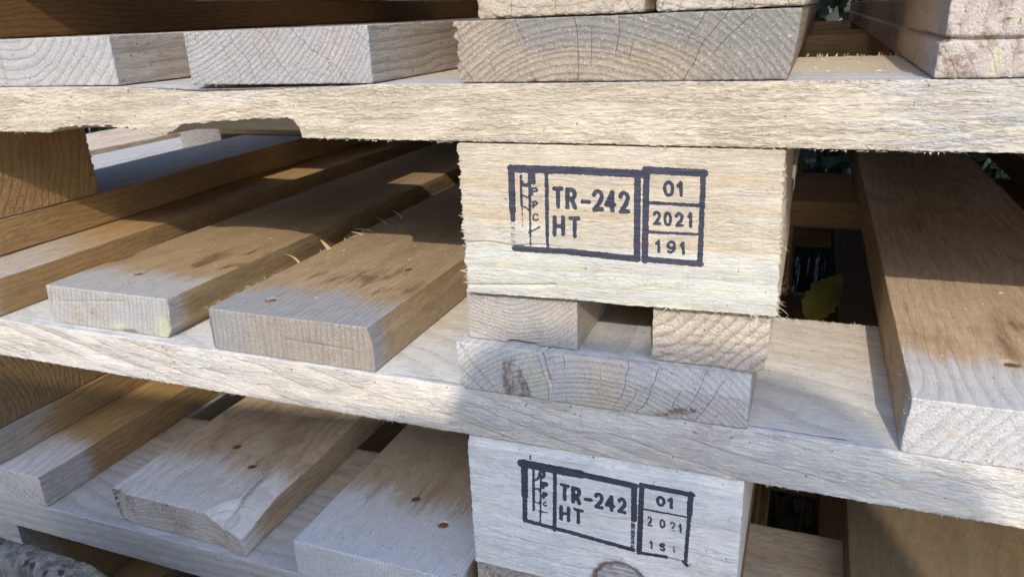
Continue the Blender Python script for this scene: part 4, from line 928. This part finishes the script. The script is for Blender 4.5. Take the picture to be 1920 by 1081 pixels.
def round_wood(name, axis_, center, radius, half, mat, seed, dome=0.5, na=160, nl=120, furrow=2.0):
    """a log: round, furrowed, with rounded ends; axis_ 0 = lying along x, 2 = upright"""
    u = np.linspace(0, 1, nl)
    t = np.linspace(0, 2 * np.pi, na, endpoint=False)
    e = np.clip((0.5 - np.abs(u - 0.5)) * 2 * half / (radius * dome), 0, 1)
    prof = np.sqrt(1 - (1 - e) ** 2)
    prof[0] = prof[-1] = 0.02
    U, T_ = np.meshgrid(u, t, indexing='ij')
    rr = radius * prof[:, None] * np.ones_like(T_)
    P = np.stack([np.cos(T_) * 14, np.sin(T_) * 14, U * half * 0.02], -1).reshape(-1, 3)
    fur = -np.abs(vn(P * 0.55, seed)) * furrow * 0 + furrow * (fbm(P, (0.6, 0.6, 0.8), seed, 3) - 1.3 * np.exp(-(vn(P * 0.5, seed + 3) / 0.07) ** 2))
    rr = rr + fur.reshape(rr.shape) * prof[:, None]
    a_ = (U - 0.5) * 2 * half
    c1, c2 = rr * np.cos(T_), rr * np.sin(T_)
    V = np.stack((a_, c1, c2) if axis_ == 0 else (c1, c2, a_), -1).reshape(-1, 3)
    i, j = np.meshgrid(np.arange(nl - 1), np.arange(na), indexing='ij')
    F = np.stack([i * na + j, i * na + (j + 1) % na, (i + 1) * na + (j + 1) % na, (i + 1) * na + j], -1).reshape(-1, 4)
    if axis_ == 0: F = F
    o = link(name, raw_mesh(name, V / 1000, F), mat, None, (center[0] / 1000, center[1] / 1000, center[2] / 1000 + Z0))
    return o
def post_shape(Q, P, nn):
    x, y, z = P.T
    f = -1.3 * np.exp(-(vn(np.stack([x * 0.11, 0 * x, z * 0.004], 1), 77) / 0.06) ** 2) + 0.5 * fbm(P, (0.35, 0.35, 0.03), 78, 3)
    Q[:, 1] -= f * (nn[:, 1] < -0.4)
    top = ss(z, -260, -226)
    Q[:, 2] += top * (1.4 * fbm(P, (0.12, 0, 0), 79, 3) - 9 * ss(x, -292, -272) ** 2 - 1.5 * ss(x, -330, -280))
    return Q
pst = timber('weathered_board', (-500, 176, -585, -273, 190, -224), OLD, None, ((1.0, -400, -273, 12.0), (1.0,), (1.0, -262, -224, 14.0)), r=4.5, amp=0.5, grain='x', fuzz=0.5, shape=post_shape, seed=88)
props(pst, 'upright weathered grey board with dark cracks, blurred in the lower left corner before the stack', 'board')

# unseen pile of logs, added only to shade the lower half of the stack
for q, (x0_, x1_, yc, zc, rad_, dm) in enumerate(((100, 302, -915, 586, 50, 1.0), (-640, 338, -864, 398, 119, 0.3), (-632, 331, -880, 150, 110, 0.3), (-645, 340, -860, -80, 115, 0.3), (-628, 328, -884, -310, 112, 0.3), (-640, 330, -870, -508, 80, 0.3))):
    half = (x1_ - x0_) / 2
    lg = round_wood('shade_log', 0, (x1_ - half, yc, zc), rad_, half, OLD, 20 + q, dome=dm, furrow=1.6)
    if q == 1: lg.rotation_euler = (0, -math.radians(4.0), 0)
    props(lg, ('short topmost', 'second', 'third', 'fourth', 'fifth', 'thin lowest')[q] + ' log of the grey log pile added out of the picture to shade the pallet stack', 'shade_log', 'added logs that cast shade')

# ================================================================== ground, plants
def ground_mat():
    mt = new_mat('soil')
    tc = S.node('ShaderNodeTexCoord'); v = S(tc.outputs['Object'])
    n1 = noise(v, 3.0, 6.0, 0.65); n2 = noise(v, 45.0, 5.0, 0.7)
    col = mix(step(n1, 0.4, 0.62), (0.30, 0.265, 0.21), (0.20, 0.19, 0.13))
    col = mix(step(n2, 0.5, 0.7) * 0.7, col, (0.28, 0.24, 0.18))
    finish(col, 0.95, n2 * 10.0)
    return mt
n = 60
gx = np.sign(np.linspace(-1, 1, n)) * np.abs(np.linspace(-1, 1, n)) ** 3 * 60
GX, GY = np.meshgrid(gx, gx, indexing='ij')
GP = np.stack([GX, GY, 0 * GX], -1).reshape(-1, 3)
GP[:, 2] = np.where(np.hypot(GP[:, 0], GP[:, 1]) > 3, fbm(GP, (0.3, 0.3, 0), 4, 2) * 0.06, 0)
i, j = np.meshgrid(np.arange(n - 1), np.arange(n - 1), indexing='ij')
GF = np.stack([i * n + j, (i + 1) * n + j, (i + 1) * n + j + 1, i * n + j + 1], -1).reshape(-1, 4)
g = link('ground', raw_mesh('ground', GP, GF), ground_mat(), None, (0, 0, -0.585 + Z0 - 0.001))
props(g, kind='structure')
def leaf_mat(c1, c2):
    mt = new_mat('leaf'); tc = S.node('ShaderNodeTexCoord')
    n_ = noise(S(tc.outputs['Object']), 25.0, 3.0)
    finish(mix(step(n_, 0.35, 0.65), c1, c2), 0.55); return mt
GREEN = leaf_mat((0.006, 0.010, 0.004), (0.014, 0.020, 0.008))
# grass behind and beside the stack
r_ = np.random.RandomState(3)
V, F = [], []
for q in range(9000):
    x, y = r_.uniform(-1.6, 1.6), r_.uniform(1.34, 2.6)
    if q > 7000: x, y = r_.uniform(-0.5, 0.5), r_.uniform(0.45, 1.15)
    h = r_.uniform(0.1, 0.32) if q <= 7000 else r_.uniform(0.02, 0.05)
    a = r_.uniform(0, 6.28); w = r_.uniform(0.002, 0.004); l = r_.uniform(0.1, 0.5) * h
    dx, dy = math.cos(a), math.sin(a); b_ = len(V)
    for t in (0, 0.5, 1):
        ww = w * (1 - t) + 0.0003
        V += [(x + dx * l * t * t - dy * ww, y + dy * l * t * t + dx * ww, h * t), (x + dx * l * t * t + dy * ww, y + dy * l * t * t - dx * ww, h * t)]
    F += [(b_, b_ + 1, b_ + 3, b_ + 2), (b_ + 2, b_ + 3, b_ + 5, b_ + 4)]
gr = link('grass', raw_mesh('grass', np.array(V), F, False), GREEN, None, (0, 0, -0.586 + Z0))
props(gr, kind='stuff')
# hedge behind
V, F = [], []
for q in range(42000):
    x, z = r_.uniform(-3.2, 2.6), r_.uniform(0, 1.9)
    y = 1.9 + r_.uniform(0, 0.7) - 0.12 * math.sin(x * 4 + z * 3)
    s = r_.uniform(0.02, 0.05)
    d = r_.randn(3); d /= np.linalg.norm(d); e = np.cross(d, r_.randn(3)); e /= np.linalg.norm(e)
    c_ = np.array((x, y, z)); b_ = len(V)
    V += [c_ - d * s, c_ + e * s * 0.5, c_ + d * s, c_ - e * s * 0.5]
    F.append((b_, b_ + 1, b_ + 2, b_ + 3))
hd = link('hedge_foliage', raw_mesh('hedge', np.array(V), F, False), GREEN, None, (0, 0, -0.586 + Z0))
props(hd, kind='stuff')

# yellowing weed leaf in the dark gap
def leaf_mesh(L_, w):
    V, F = [], []
    nu, nv = 14, 6
    for a in range(nu + 1):
        t = a / nu
        ww = w * math.sin(math.pi * t ** 0.75) ** 0.8 * (1 + 0.12 * math.sin(t * 40)) + 0.0004
        for b_ in range(nv + 1):
            s = b_ / nv * 2 - 1
            V.append((s * ww, t * L_, 0.25 * abs(s) * ww + 0.15 * L_ * math.sin(t * 2.6)))
    for a in range(nu):
        for b_ in range(nv):
            i0 = a * (nv + 1) + b_
            F.append((i0, i0 + 1, i0 + nv + 2, i0 + nv + 1))
    return raw_mesh('leaf', np.array(V), F)
YEL = leaf_mat((0.20, 0.17, 0.018), (0.07, 0.08, 0.012))
STEM = leaf_mat((0.10, 0.09, 0.03), (0.16, 0.12, 0.04))
pw = empty('weed_plant', (0.02, 0.62, -0.584 + Z0), 'yellow-green weed leaf in the dark gap to the right of the complete stamp', 'weed')
it = [((18, 600, -584), (0.02, 0.03, 1), 372, 2.2, (0.02, 0.02, 0.0))]
ribbons('stem', it, STEM, pw, kind=None)
for q, (x, y, z, rx, ry, rz, L_, w) in enumerate(((10, 600, -236, 0.95, 0.5, -0.25, 44, 12), (30, 614, -262, 0.4, -0.3, -1.6, 40, 14), (20, 608, -300, 0.5, 0.2, 1.9, 44, 15))):
    lo_ = link('leaf', leaf_mesh(L_ / 1000, w / 1000), YEL, pw, (x / 1000, y / 1000, z / 1000 + Z0))
    lo_.rotation_euler = (rx, ry, rz)
